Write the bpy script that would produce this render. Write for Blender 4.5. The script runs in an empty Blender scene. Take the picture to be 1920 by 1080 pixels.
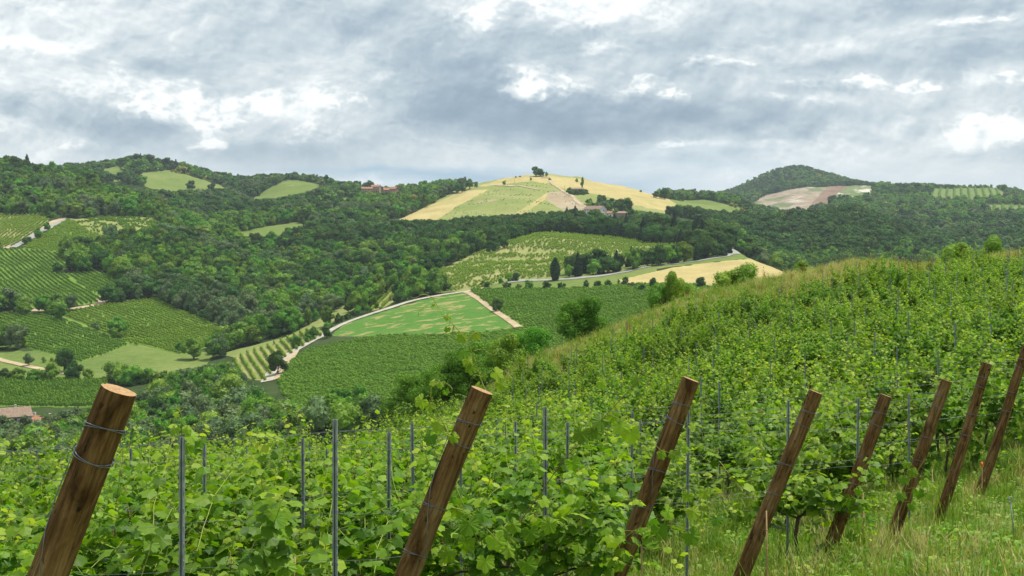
import bpy, math, random
import numpy as np
from mathutils import Vector, Matrix

# ------------------------------------------------------------------ camera, sky, sun, exposure
F = 1920 * 50 / 36.0          # focal length in pixels of the 1920 wide photograph
HOR = 390.0                   # row of the horizon in it
CAMZ = 1.95
S = bpy.context.scene
COL = S.collection
cam_data = bpy.data.cameras.new('camera')
cam_data.lens = 50; cam_data.sensor_width = 36
cam_data.shift_y = -(540 - HOR) / 1920
cam_data.clip_start = 0.1; cam_data.clip_end = 40000
cam = bpy.data.objects.new('camera', cam_data); COL.objects.link(cam)
cam.location = (0, 0, CAMZ); cam.rotation_euler = (math.pi / 2, 0, 0)
S.camera = cam
S.view_settings.view_transform = 'Standard'; S.view_settings.look = 'None'
S.view_settings.exposure = 0.15; S.view_settings.gamma = 1.0
S.view_settings.use_curve_mapping = False
try:
    S.cycles.max_bounces = 6; S.cycles.diffuse_bounces = 3; S.cycles.glossy_bounces = 2
    S.cycles.transmission_bounces = 4; S.cycles.volume_bounces = 0; S.cycles.transparent_max_bounces = 4
except Exception:
    pass
SUN = Vector((0.30, 0.14, 0.93)).normalized()     # towards the sun
sl = bpy.data.lights.new('sun', 'SUN'); sl.energy = 5.0; sl.angle = math.radians(0.6); sl.color = (1.0, 0.945, 0.83)
so = bpy.data.objects.new('sun', sl); COL.objects.link(so)
so.rotation_euler = SUN.to_track_quat('Z', 'Y').to_euler()

class NT:
    """small helper for node trees"""
    def __init__(s, tree): s.t = tree; s.n = tree.nodes; s.l = tree.links
    def node(s, typ, **kw):
        n = s.n.new(typ)
        for k, v in kw.items():
            if k == 'inp':
                for a, b in v.items():
                    if hasattr(b, 'is_output') or isinstance(b, bpy.types.NodeSocket): s.l.new(b, n.inputs[a])
                    else: n.inputs[a].default_value = b
            else: setattr(n, k, v)
        return n
    def math(s, op, a, b=None, c=None, clamp=False):
        n = s.n.new('ShaderNodeMath'); n.operation = op; n.use_clamp = clamp
        for i, v in enumerate((a, b, c)):
            if v is None: continue
            if isinstance(v, bpy.types.NodeSocket): s.l.new(v, n.inputs[i])
            else: n.inputs[i].default_value = v
        return n.outputs[0]
    def vmath(s, op, a, b=None, out=0):
        n = s.n.new('ShaderNodeVectorMath'); n.operation = op
        for i, v in enumerate((a, b)):
            if v is None: continue
            if isinstance(v, bpy.types.NodeSocket): s.l.new(v, n.inputs[i])
            else: n.inputs[i].default_value = v
        return n.outputs[out]
    def noise(s, vec, scale, detail=4, rough=0.55, col=False, dist=0.0):
        n = s.n.new('ShaderNodeTexNoise'); n.inputs['Scale'].default_value = scale
        n.inputs['Detail'].default_value = detail; n.inputs['Roughness'].default_value = rough
        n.inputs['Distortion'].default_value = dist
        if vec is not None: s.l.new(vec, n.inputs['Vector'])
        return n.outputs['Color'] if col else n.outputs['Fac']
    def ramp(s, fac, stops, interp='LINEAR'):
        n = s.n.new('ShaderNodeValToRGB'); cr = n.color_ramp; cr.interpolation = interp
        while len(cr.elements) < len(stops): cr.elements.new(0.5)
        for e, (p, c) in zip(cr.elements, stops):
            e.position = p; e.color = (*c, 1) if len(c) == 3 else c
        s.l.new(fac, n.inputs[0]); return n.outputs[0]
    def mix(s, fac, a, b, blend='MIX'):
        n = s.n.new('ShaderNodeMix'); n.data_type = 'RGBA'; n.blend_type = blend
        for i, v in ((0, fac), (6, a), (7, b)):
            if isinstance(v, bpy.types.NodeSocket): s.l.new(v, n.inputs[i])
            elif i == 0: n.inputs[0].default_value = v
            else: n.inputs[i].default_value = (*v, 1) if len(v) == 3 else v
        return n.outputs[2]

_TAB = np.random.default_rng(5).random(256 * 256).astype(np.float32)
def vnoise(x, y, seed=0):
    """value noise over a fixed table of random numbers"""
    ix = np.floor(x); iy = np.floor(y); fx = (x - ix).astype(np.float32); fy = (y - iy).astype(np.float32)
    ix = (ix.astype(np.int32) + seed * 37) & 255; iy = (iy.astype(np.int32) + seed * 91) & 255
    fx = fx * fx * (3 - 2 * fx); fy = fy * fy * (3 - 2 * fy)
    r0 = iy * 256; r1 = ((iy + 1) & 255) * 256; ix1 = (ix + 1) & 255
    a = _TAB[r0 + ix]; b = _TAB[r0 + ix1]; c = _TAB[r1 + ix]; d = _TAB[r1 + ix1]
    a = a + (b - a) * fx; c = c + (d - c) * fx
    return a + (c - a) * fy
def fbm(x, y, seed=0, o=4, g=0.5):
    s = 0; a = 0.5; n = 0
    for i in range(o):
        s = s + a * vnoise(x, y, seed + i * 17); n += a; a *= g; x, y = x * 1.62 + y * 1.22 + 5.1, y * 1.62 - x * 1.22 + 9.7
    return s / n
# (px,py,rx,ry,w)
DARK = [(960, 205, 190, 50, 0.95), (1180, 232, 230, 38, 0.95), (880, 140, 150, 60, 0.55), (1420, 222, 170, 20, 0.5), (1040, 255, 90, 18, 0.5), (790, 75, 130, 60, 0.55), (1250, 190, 80, 22, 0.4),
        (640, 35, 190, 45, 0.5), (330, 130, 75, 22, 0.7), (450, 125, 110, 22, 0.35), (190, 222, 120, 22, 0.45), (270, 252, 130, 24, 0.8), (60, 205, 90, 26, 0.3),
        (560, 300, 150, 24, 0.6), (450, 275, 110, 20, 0.35), (1560, 130, 260, 17, 0.75), (1840, 110, 110, 22, 0.55), (1680, 35, 200, 28, 0.55), (1860, 60, 120, 25, 0.45), (1360, 55, 150, 30, 0.4),
        (1270, 95, 110, 26, 0.35), (1500, 165, 150, 10, 0.3), (1870, 290, 80, 16, 0.45), (1060, 80, 80, 34, 0.35), (650, 262, 120, 18, 0.35), (1700, 205, 120, 10, 0.2)]
BRIGHT = [(330, 175, 60, 24, 1.0), (385, 225, 30, 34, 1.05), (262, 140, 34, 20, 0.7), (408, 268, 24, 12, 0.7), (595, 180, 40, 19, 1.15), (478, 188, 46, 15, 0.9), (1000, 152, 38, 28, 1.2), (1070, 168, 50, 18, 0.6),
          (1225, 165, 34, 18, 0.9), (1350, 125, 60, 14, 0.8), (1110, 10, 130, 22, 0.9), (870, 35, 70, 34, 0.45), (1140, 85, 40, 30, 0.6), (60, 110, 90, 18, 0.6), (10, 100, 30, 12, .5), (585, 245, 24, 22, 0.65), (700, 135, 30, 16, .4), (180, 278, 50, 9, 0.4), (30, 248, 90, 12, 0.4),
          (1640, 162, 170, 8, 0.8), (1500, 190, 80, 7, 0.6), (1830, 58, 80, 10, 0.75), (1480, 95, 90, 8, 0.35), (1840, 238, 55, 20, 1.05), (1790, 270, 40, 16, 0.6), (1900, 250, 30, 14, .6),
          (1240, 268, 60, 6, 0.5), (120, 40, 160, 50, 0.25), (1350, 335, 110, 18, 0.4), (640, 332, 130, 7, 0.6), (800, 336, 60, 5, .5), (1500, 270, 250, 36, 0.22), (1900, 160, 60, 12, 0.3), (500, 30, 40, 14, .3)]
HOLES = [(840, 330, 150, 8, 1.0), (620, 322, 110, 5, 0.5), (860, 345, 90, 8, 0.6), (1170, 348, 75, 14, 0.8), (1280, 310, 200, 30, 0.25), (760, 320, 100, 6, .6)]
def clouds(X, Y):
    """display colour of the sky at photo-scale coordinates: soft masses, crisp puffs on their sunny rims, flat grey bases"""
    near = np.exp(-((np.maximum(Y - 250, 0)) / 75.0) ** 2)          # thin smooth veil low down
    x0 = X / 240.0; y0 = Y / 120.0
    sx = fbm(x0, y0, 3, 3, 0.45) - 0.5; sy = fbm(x0 + 31, y0 + 7, 9, 3, 0.45) - 0.5
    wx = fbm(X / 90.0, Y / 60.0, 13, 5, 0.55) - 0.5; wy = fbm(X / 90.0 + 31, Y / 60.0 + 7, 19, 5, 0.55) - 0.5
    Xs = X + sx * 80 + wx * 55; Ys = Y + sy * 44 + wy * 34
    m = np.zeros_like(X); mb = np.zeros_like(X); md = np.zeros_like(X)
    for l, sg in ((DARK, -1), (BRIGHT, 1)):
        for (px, py, rx, ry, w) in l:
            g = w * np.exp(-0.7 * (((Xs - px) / rx) ** 2 + ((Ys - py) / ry) ** 2))
            if sg > 0: mb += g
            else: md += g
    m = mb * 0.55 - md
    def puff(X, Y, o=6): return fbm(X / 62.0 + sx * 0.8, Y / 40.0 + sy * 0.8, 131, o, 0.56)
    P = puff(X, Y); relief = (puff(X + 5, Y + 7) - P) * 1.6 + (puff(X + 16, Y + 20, 4) - puff(X, Y, 4)) * 1.1
    broad = fbm(X / 210.0 + sx, Y / 75.0 + sy, 71, 4, 0.45) - 0.5
    v = CLOUD_LEVEL + m * 0.41 + broad * 0.30 * near + relief * (0.08 + 0.50 * np.clip(mb + 0.35, 0, 1)) * near
    # overlapping banks: each bank has a crisp lit upper edge and fades to grey below it
    for k, (sc_, th, amp) in enumerate(((150.0, 0.02, 0.17), (95.0, -0.05, 0.10), (230.0, 0.06, 0.16))):
        q = m * 0.55 + (fbm(X / sc_ + sx * 1.2, Y / (sc_ * 0.46) + sy * 1.2, 211 + 40 * k, 7, 0.56) - 0.5) * 2.0 + th
        e = np.clip(q / 0.07, 0, 1); e = e * e * (3 - 2 * e)
        v = v + amp * near * (e * np.exp(-np.clip(q, 0, 2) / 0.30) - 0.35 * e)
    k_ = np.clip((Y - 262) / 60.0, 0, 1); v = v + 0.08 * k_ * k_ * (3 - 2 * k_)
    q = mb + ((P - 0.5) * 2.3) * np.clip(mb * 2.0, 0.15, 1)
    e = np.clip((q - 0.36) / 0.20, 0, 1); e = e * e * (3 - 2 * e)
    v = v + e * (0.12 + 0.22 * np.clip(q, 0, 1)) * np.clip(0.8 + relief * 2.2, 0.3, 1.4)
    F2 = fbm(X / 22.0 + sx, Y / 16.0 + sy, 301, 5, 0.6)
    for (cx, cy, r0, squash, lit) in CUMULI:                       # heaps of rounded puffs
        g_ = np.random.default_rng(int(cx * 7 + cy)); D_ = np.full(X.shape, -9.0, np.float32)
        for n_ in range(16):
            a_ = g_.uniform(math.pi * 0.95, math.pi * 2.05); q_ = g_.uniform(0.2, 1.0); rr = r0 * g_.uniform(0.25, 0.48)
            bx, by = cx + math.cos(a_) * r0 * 1.25 * q_, cy + math.sin(a_) * r0 * squash * q_
            D_ = np.maximum(D_, 1 - np.hypot((X + wx * 60 - bx) / rr, (Y + wy * 44 - by) / (rr * 0.72)))
        D_ = D_ * 0.8 + (P - 0.5) * 2.0 + (F2 - 0.5) * 1.0
        in_ = np.clip((D_ + 0.02) / 0.20, 0, 1); in_ = in_ * in_ * (3 - 2 * in_); base = np.exp(-np.clip((Y - cy + r0 * 0.15 + wy * 30) / (r0 * 0.40), 0, 9) ** 2)
        top = np.exp(-np.clip(D_, 0, 2) / 0.42)
        v = v + in_ * base * lit * (0.08 + 0.26 * top + np.clip(relief, -0.1, 0.2) * 0.7)
    hl = np.zeros_like(X)
    for (px, py, rx, ry, w) in HOLES:
        hl += w * np.exp(-0.7 * (((X + wx * 60 - px) / rx) ** 2 + ((Y + wy * 18 - py) / ry) ** 2))
    st = fbm(X / 150, Y / 14, 77, 5)
    hl = np.clip(hl * (0.2 + 1.6 * st), 0, 1)
    S = [-0.15, 0.16, 0.38, 0.58, 0.76, 0.92, 1.05]
    C = np.array([(129, 149, 169), (149, 168, 184), (174, 190, 201), (199, 211, 217), (221, 229, 232), (242, 247, 247), (255, 255, 255)]) / 255.
    rgb = np.stack([np.interp(v, S, C[:, k]) for k in range(3)], -1)
    blue = np.array((158, 189, 210)) / 255.
    rgb = rgb * (1 - hl[..., None]) + blue * hl[..., None]
    return rgb
CUMULI = [(330, 225, 92, 0.75, 0.85), (205, 195, 70, 0.6, 0.45), (590, 205, 60, 0.6, 0.7), (470, 205, 55, 0.5, 0.55), (1010, 178, 60, 0.65, 0.8), (1215, 182, 48, 0.5, 0.6), (1840, 268, 78, 0.75, 0.8), (60, 128, 80, 0.35, 0.5), (1110, 30, 120, 0.4, 0.5), (1140, 105, 55, 0.6, 0.4), (590, 270, 40, 0.6, 0.45), (700, 150, 36, 0.5, 0.3), (150, 300, 60, 0.35, 0.3)]
CLOUD_LEVEL = 0.67
def sky_image(name, w, h, az0, az1, el0, el1):
    """cloud cover over a patch of sky, worked out in numpy (azimuth and elevation in radians)"""
    az = az0 + (np.arange(w) + 0.5) / w * (az1 - az0); el = el0 + (np.arange(h) + 0.5) / h * (el1 - el0)
    A, E = np.meshgrid(az, el)
    X = 960 + A * F; Y = np.minimum(390 - E * F, 392)
    rgb = clouds(X, Y)
    if az1 - az0 > 6:                                   # close the ring behind the camera
        k = np.clip((A - math.radians(150)) / math.radians(30), 0, 1)[..., None]
        rgb = rgb * (1 - k) + clouds(X - 2 * math.pi * F, Y) * k
    px = np.ones((h, w, 4), np.float32); px[..., :3] = rgb
    im = bpy.data.images.new(name, w, h, alpha=False); im.pixels.foreach_set(px.ravel()); im.update(); im.pack()
    return im
def build_world():
    w = bpy.data.worlds.new('World'); S.world = w; w.use_nodes = True
    w.node_tree.nodes.clear(); t = NT(w.node_tree)
    tc = t.node('ShaderNodeTexCoord').outputs['Generated']
    sky = t.node('ShaderNodeTexSky', sky_type='NISHITA'); sky.sun_disc = False
    sky.sun_elevation = math.asin(SUN.z); sky.sun_rotation = math.atan2(SUN.x, SUN.y)
    sky.altitude = 300
    skyc = t.vmath('SCALE', sky.outputs[0]); skyc.node.inputs[3].default_value = 0.11
    sp = t.node('ShaderNodeSeparateXYZ', inp={0: tc})
    az = t.math('ARCTAN2', sp.outputs[0], sp.outputs[1]); el = t.math('ARCSINE', sp.outputs[2])
    def look(im, a0, a1, e0, e1):
        u = t.math('DIVIDE', t.math('SUBTRACT', az, a0), a1 - a0); v = t.math('DIVIDE', t.math('SUBTRACT', el, e0), e1 - e0)
        cv = t.node('ShaderNodeCombineXYZ', inp={0: u, 1: v})
        n = t.node('ShaderNodeTexImage', inp={0: cv.outputs[0]}); n.image = im; n.extension = 'EXTEND'
        return n.outputs[0], u, v
    e0, e1 = math.radians(-5), math.radians(17); a = math.radians(32)
    fine, u, v = look(sky_image('cloud_cover_ahead', 1800, 620, -a, a, e0, e1), -a, a, e0, e1)
    rough, _, _ = look(sky_image('cloud_cover_all_round', 800, 400, -math.pi, math.pi, -math.pi / 2, math.pi / 2), -math.pi, math.pi, -math.pi / 2, math.pi / 2)
    def inside(x): return t.math('MULTIPLY', t.math('MULTIPLY', x, 20.0, clamp=True), t.math('MULTIPLY', t.math('SUBTRACT', 1.0, x), 20.0, clamp=True))
    k = t.math('MULTIPLY', inside(u), inside(v))
    cloud = t.mix(k, rough, fine)
    col = t.mix(0.05, cloud, skyc)
    bg = t.node('ShaderNodeBackground', inp={'Color': col, 'Strength': SKY_STRENGTH})
    out = t.node('ShaderNodeOutputWorld'); t.l.new(bg.outputs[0], out.inputs[0])
SKY_STRENGTH = 1.0
build_world()

# ------------------------------------------------------------------ helpers
rng = np.random.default_rng(7)
R = random.Random(11)

def mesh_from(name, verts, faces=None, mats=None, smooth=False, midx=None, tint=None, faces_flat=None, nv=3):
    """verts (N,3); faces list of tuples, or faces_flat array of corner ids with nv corners each"""
    me = bpy.data.meshes.new(name)
    if faces_flat is not None:
        v = np.asarray(verts, np.float32); f = np.asarray(faces_flat, np.int32).ravel(); nf = len(f) // nv
        me.vertices.add(len(v)); me.vertices.foreach_set('co', v.ravel())
        me.loops.add(len(f)); me.loops.foreach_set('vertex_index', f)
        me.polygons.add(nf); me.polygons.foreach_set('loop_start', np.arange(0, len(f), nv, dtype=np.int32))
        try: me.polygons.foreach_set('loop_total', np.full(nf, nv, np.int32))
        except Exception: pass
    else:
        me.from_pydata([tuple(p) for p in verts], [], faces); nf = len(faces)
    if mats:
        for m in mats: me.materials.append(m)
    if midx is not None: me.polygons.foreach_set('material_index', np.asarray(midx, np.int32))
    me.polygons.foreach_set('use_smooth', np.full(nf, bool(smooth)))
    if tint is not None:
        at = me.attributes.new('tint', 'FLOAT', 'FACE'); at.data.foreach_set('value', np.asarray(tint, np.float32))
    me.update(calc_edges=True)
    return me

def link(name, data, parent=None, loc=None, rot=None, scale=None, **props):
    o = bpy.data.objects.new(name, data); COL.objects.link(o)
    if parent is not None: o.parent = parent
    if loc is not None: o.location = loc
    if rot is not None: o.rotation_euler = rot
    if scale is not None: o.scale = scale if hasattr(scale, '__len__') else (scale,) * 3
    for k, v in props.items():
        if v is not None: o[k] = v
    return o

class MB:
    """mesh builder"""
    def __init__(s): s.v = []; s.f = []; s.m = []; s.t = []
    def add(s, vs, fs, m=0, t=0.5):
        o = len(s.v); s.v.extend([tuple(p) for p in vs]); s.f.extend([tuple(i + o for i in f) for f in fs])
        s.m.extend([m] * len(fs)); s.t.extend([t] * len(fs))
    def box(s, c, d, m=0, rz=0.0):
        cx, cy, cz = c; a, b, h = d[0] / 2, d[1] / 2, d[2] / 2; cs, sn = math.cos(rz), math.sin(rz)
        vs = []
        for z in (-h, h):
            for x, y in ((-a, -b), (a, -b), (a, b), (-a, b)):
                vs.append((cx + x * cs - y * sn, cy + x * sn + y * cs, cz + z))
        s.add(vs, [(3, 2, 1, 0), (4, 5, 6, 7), (0, 1, 5, 4), (1, 2, 6, 5), (2, 3, 7, 6), (3, 0, 4, 7)], m)
    def tube(s, pts, rad, n=6, m=0, t=0.5, cap=True):
        pts = [Vector(p) for p in pts]; rings = []
        if not hasattr(rad, '__len__'): rad = [rad] * len(pts)
        up = Vector((0, 0, 1))
        prev = None
        base = len(s.v); fs = []; vs = []
        for i, p in enumerate(pts):
            d = (pts[min(i + 1, len(pts) - 1)] - pts[max(i - 1, 0)])
            if d.length < 1e-9: d = Vector((0, 0, 1))
            d.normalize()
            if prev is None:
                a = d.cross(Vector((0.3, 0.9, 0.2))); 
                if a.length < 1e-3: a = d.cross(Vector((1, 0, 0)))
                a.normalize()
            else:
                a = prev - d * prev.dot(d); a.normalize()
            prev = a; b = d.cross(a)
            for k in range(n):
                an = 2 * math.pi * k / n
                vs.append(p + (a * math.cos(an) + b * math.sin(an)) * rad[i])
        for i in range(len(pts) - 1):
            for k in range(n):
                k2 = (k + 1) % n
                fs.append((i * n + k, i * n + k2, (i + 1) * n + k2, (i + 1) * n + k))
        if cap:
            fs.append(tuple(range(n))[::-1]); fs.append(tuple((len(pts) - 1) * n + k for k in range(n)))
        s.add(vs, fs, m, t)
    def mesh(s, name, mats, smooth=False):
        return mesh_from(name, s.v, s.f, mats, smooth, s.m, s.t)

# ------------------------------------------------------------------ materials
MATS = {}
def new_mat(name):
    m = bpy.data.materials.new(name); m.use_nodes = True; m.node_tree.nodes.clear(); MATS[name] = m
    return m, NT(m.node_tree)
def finish(t, shader, disp=None):
    o = t.node('ShaderNodeOutputMaterial'); t.l.new(shader, o.inputs[0])
def principled(t, col, rough=0.8, spec=0.3, metal=0.0, normal=None):
    b = t.node('ShaderNodeBsdfPrincipled')
    if isinstance(col, bpy.types.NodeSocket): t.l.new(col, b.inputs['Base Color'])
    else: b.inputs['Base Color'].default_value = (*col, 1)
    if isinstance(rough, bpy.types.NodeSocket): t.l.new(rough, b.inputs['Roughness'])
    else: b.inputs['Roughness'].default_value = rough
    b.inputs['Specular IOR Level'].default_value = spec; b.inputs['Metallic'].default_value = metal
    if normal is not None: t.l.new(normal, b.inputs['Normal'])
    return b.outputs[0]
def bump(t, h, strength=0.4, dist=0.02):
    b = t.node('ShaderNodeBump', inp={'Strength': strength, 'Distance': dist, 'Height': h}); return b.outputs[0]

def leaf_mat(name, dark, mid, light, transl=0.35, rough=0.45, spec=0.35, hue=0.03, val=0.35):
    """foliage: each leaf its own tone through the tint attribute, each plant its own through Object Info"""
    m, t = new_mat(name)
    at = t.node('ShaderNodeAttribute', attribute_name='tint').outputs['Fac']
    col = t.ramp(at, [(0.0, dark), (0.5, mid), (1.0, light)])
    oi = t.node('ShaderNodeObjectInfo').outputs['Random']
    hs = t.node('ShaderNodeHueSaturation', inp={'Color': col})
    t.l.new(t.math('MULTIPLY_ADD', oi, hue * 2, 0.5 - hue), hs.inputs['Hue'])
    r2 = t.math('FRACT', t.math('MULTIPLY', oi, 37.7))
    t.l.new(t.math('MULTIPLY_ADD', r2, val * 2, 1.0 - val), hs.inputs['Value'])
    c = hs.outputs[0]
    p = principled(t, c, rough, spec)
    if transl > 0:
        tr = t.node('ShaderNodeBsdfTranslucent')
        t.l.new(t.mix(1.0, c, (1.25, 1.35, 0.55), 'MULTIPLY'), tr.inputs[0])
        mx = t.node('ShaderNodeMixShader', inp={0: transl}); t.l.new(p, mx.inputs[1]); t.l.new(tr.outputs[0], mx.inputs[2])
        p = mx.outputs[0]
    finish(t, p); return m

def flat_mat(name, c1, c2, scale=1.0, rough=0.9, spec=0.2, detail=5, bumps=0.0, coord='Object', stretch=(1, 1, 1), metal=0.0):
    m, t = new_mat(name)
    tc = t.node('ShaderNodeTexCoord').outputs[coord]
    if stretch != (1, 1, 1): tc = t.vmath('MULTIPLY', tc, stretch)
    n = t.noise(tc, scale, detail, 0.6)
    col = t.ramp(n, [(0.32, c1), (0.68, c2)])
    nm = bump(t, n, bumps, 0.02) if bumps > 0 else None
    finish(t, principled(t, col, rough, spec, metal, nm)); return m

def ground_mat(name, cols, s1, s2, patch=None, patch_scale=0.02, patch_thr=0.6, stretch=(1, 1, 1), rough=0.95, lines=0.0):
    """terrain: big and small variation in world metres, with optional bare patches"""
    m, t = new_mat(name)
    tc = t.node('ShaderNodeNewGeometry').outputs['Position']
    a = t.noise(tc, s1, 5, 0.6); b = t.noise(t.vmath('MULTIPLY', tc, stretch), s2, 4, 0.65)
    f = t.math('ADD', t.math('MULTIPLY', a, 0.55), t.math('MULTIPLY', b, 0.45))
    col = t.ramp(f, [(0.34, cols[0]), (0.5, cols[1]), (0.66, cols[2])])
    if patch is not None:
        pn = t.noise(t.vmath('MULTIPLY', tc, stretch), patch_scale, 6, 0.65, dist=0.3)
        pf = t.math('MULTIPLY', t.math('SUBTRACT', pn, patch_thr), 14.0, clamp=True)
        col = t.mix(pf, col, patch)
    if lines:                                            # drill and tractor lines
        wv = t.node('ShaderNodeTexWave', inp={'Vector': tc, 'Scale': 0.16, 'Distortion': 2.5, 'Detail': 2.0, 'Detail Scale': 0.4})
        wv.bands_direction = 'DIAGONAL'
        lf = t.math('MULTIPLY', t.math('SUBTRACT', 0.30, wv.outputs['Fac']), 3.0 * lines, clamp=True)
        col = t.mix(lf, col, t.mix(1.0, col, (0.62, 0.66, 0.60), 'MULTIPLY'))
    fine_ = t.noise(tc, 1.1, 3, 0.7)
    col = t.mix(0.35, col, t.mix(fine_, (0.0, 0.0, 0.0), t.mix(1.0, col, (2.0, 2.0, 2.0), 'MULTIPLY')))
    finish(t, principled(t, col, rough, 0.03)); return m

M_VINE = leaf_mat('vine_leaf', (0.045, 0.115, 0.006), (0.125, 0.245, 0.012), (0.27, 0.40, 0.028), 0.42, 0.5, 0.22, 0.012, 0.14)
M_VINE_YOUNG = leaf_mat('young_vine_leaf', (0.14, 0.26, 0.02), (0.24, 0.36, 0.03), (0.40, 0.47, 0.05), 0.45, 0.5, 0.25, 0.01, 0.1)
M_OAK = leaf_mat('dark_foliage', (0.030, 0.076, 0.018), (0.054, 0.120, 0.023), (0.092, 0.175, 0.033), 0.18, 0.75, 0.06, 0.02, 0.3)
M_GREEN = leaf_mat('green_foliage', (0.068, 0.165, 0.019), (0.115, 0.24, 0.027), (0.180, 0.32, 0.042), 0.25, 0.75, 0.06, 0.025, 0.3)
M_GREY = leaf_mat('grey_green_foliage', (0.085, 0.140, 0.052), (0.125, 0.19, 0.078), (0.18, 0.25, 0.115), 0.2, 0.75, 0.06, 0.02, 0.25)
M_CONIF = leaf_mat('conifer_foliage', (0.016, 0.038, 0.018), (0.027, 0.058, 0.025), (0.042, 0.080, 0.034), 0.05, 0.75, 0.06, 0.015, 0.25)
M_YELLOW = leaf_mat('yellow_blossom_foliage', (0.14, 0.15, 0.02), (0.30, 0.28, 0.03), (0.50, 0.42, 0.05), 0.2, 0.6, 0.2, 0.01, 0.2)
M_BRIGHT = leaf_mat('bright_foliage', (0.085, 0.180, 0.012), (0.155, 0.285, 0.020), (0.25, 0.38, 0.035), 0.38, 0.5, 0.3, 0.02, 0.2)
M_GRASS = leaf_mat('grass_blade', (0.08, 0.16, 0.015), (0.16, 0.27, 0.028), (0.30, 0.38, 0.08), 0.35, 0.6, 0.2, 0.02, 0.2)
M_DRY = leaf_mat('dry_grass_blade', (0.22, 0.19, 0.07), (0.40, 0.34, 0.15), (0.60, 0.52, 0.28), 0.3, 0.7, 0.15, 0.015, 0.2)
M_RUST = leaf_mat('rusty_dock_stalk', (0.14, 0.05, 0.015), (0.26, 0.10, 0.03), (0.36, 0.17, 0.06), 0.2, 0.7, 0.1, 0.01, 0.2)
M_BARK = flat_mat('bark', (0.06, 0.042, 0.028), (0.15, 0.11, 0.075), 9, 0.95, 0.1, 6, 0.5, stretch=(1, 1, 0.2))
M_CANE = flat_mat('green_shoot', (0.16, 0.22, 0.03), (0.32, 0.33, 0.06), 30, 0.6, 0.3)
M_CANEB = flat_mat('brown_cane', (0.10, 0.06, 0.03), (0.22, 0.13, 0.06), 30, 0.8, 0.2)
M_STEEL = flat_mat('galvanised_steel', (0.15, 0.18, 0.20), (0.30, 0.33, 0.36), 14, 0.55, 0.5, metal=0.2)
M_WIRE = flat_mat('wire_metal', (0.10, 0.11, 0.13), (0.22, 0.24, 0.26), 30, 0.45, 0.5, metal=0.5)

def wood_mat():
    m, t = new_mat('weathered_post_wood')
    tc = t.node('ShaderNodeTexCoord').outputs['Object']
    oi = t.node('ShaderNodeObjectInfo').outputs['Random']
    ofs = t.node('ShaderNodeCombineXYZ'); t.l.new(t.math('MULTIPLY', oi, 31.0), ofs.inputs[2])
    v = t.vmath('ADD', tc, ofs.outputs[0])
    g = t.noise(t.vmath('MULTIPLY', v, (1, 1, 0.06)), 42, 8, 0.7)
    b = t.noise(t.vmath('MULTIPLY', v, (1, 1, 0.35)), 8, 6, 0.65, dist=0.8)
    spots = t.noise(t.vmath('MULTIPLY', v, (1, 1, 0.6)), 26, 3, 0.5)
    col = t.ramp(b, [(0.30, (0.055, 0.029, 0.012)), (0.45, (0.22, 0.125, 0.048)), (0.58, (0.34, 0.210, 0.088)), (0.74, (0.45, 0.325, 0.17))])
    col = t.mix(t.math('MULTIPLY', t.math('SUBTRACT', g, 0.40), 3.0, clamp=True), t.mix(1.0, col, (0.34, 0.30, 0.27), 'MULTIPLY'), col)
    gw = t.noise(t.vmath('MULTIPLY', v, (1, 1, 0.10)), 13, 5, 0.65)
    col = t.mix(t.math('MULTIPLY', t.math('SUBTRACT', gw, 0.57), 2.6, clamp=True), col, (0.24, 0.18, 0.12))
    sp = t.math('MULTIPLY', t.math('SUBTRACT', spots, 0.64), 12.0, clamp=True)
    col = t.mix(sp, col, (0.022, 0.013, 0.008))
    h = t.math('ADD', t.math('MULTIPLY', g, 0.7), t.math('MULTIPLY', b, 0.3))
    finish(t, principled(t, col, 0.9, 0.08, 0.0, bump(t, h, 0.9, 0.02))); return m
M_WOOD = wood_mat()
def endgrain_mat():
    m, t = new_mat('sawn_end_grain')
    tc = t.node('ShaderNodeTexCoord').outputs['Object']
    n = t.noise(tc, 14, 5, 0.6, col=True)
    v = t.vmath('ADD', t.vmath('MULTIPLY', tc, (1, 1, 0)), t.vmath('MULTIPLY', t.vmath('SUBTRACT', n, (0.5, 0.5, 0.5)), (0.02, 0.02, 0)))
    d = t.vmath('LENGTH', v, out=1)
    rings = t.math('SINE', t.math('MULTIPLY', d, 900.0))
    nn = t.noise(tc, 60, 4, 0.7)
    f = t.math('ADD', t.math('MULTIPLY_ADD', rings, 0.10, 0.1), t.math('MULTIPLY', nn, 0.8))
    col = t.ramp(f, [(0.25, (0.17, 0.09, 0.035)), (0.5, (0.34, 0.21, 0.10)), (0.72, (0.48, 0.33, 0.18))])
    pith = t.math('LESS_THAN', d, 0.005)
    col = t.mix(pith, col, (0.05, 0.03, 0.015))
    finish(t, principled(t, col, 0.85, 0.2, 0.0, bump(t, f, 0.4, 0.005))); return m
M_END = endgrain_mat()

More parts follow.
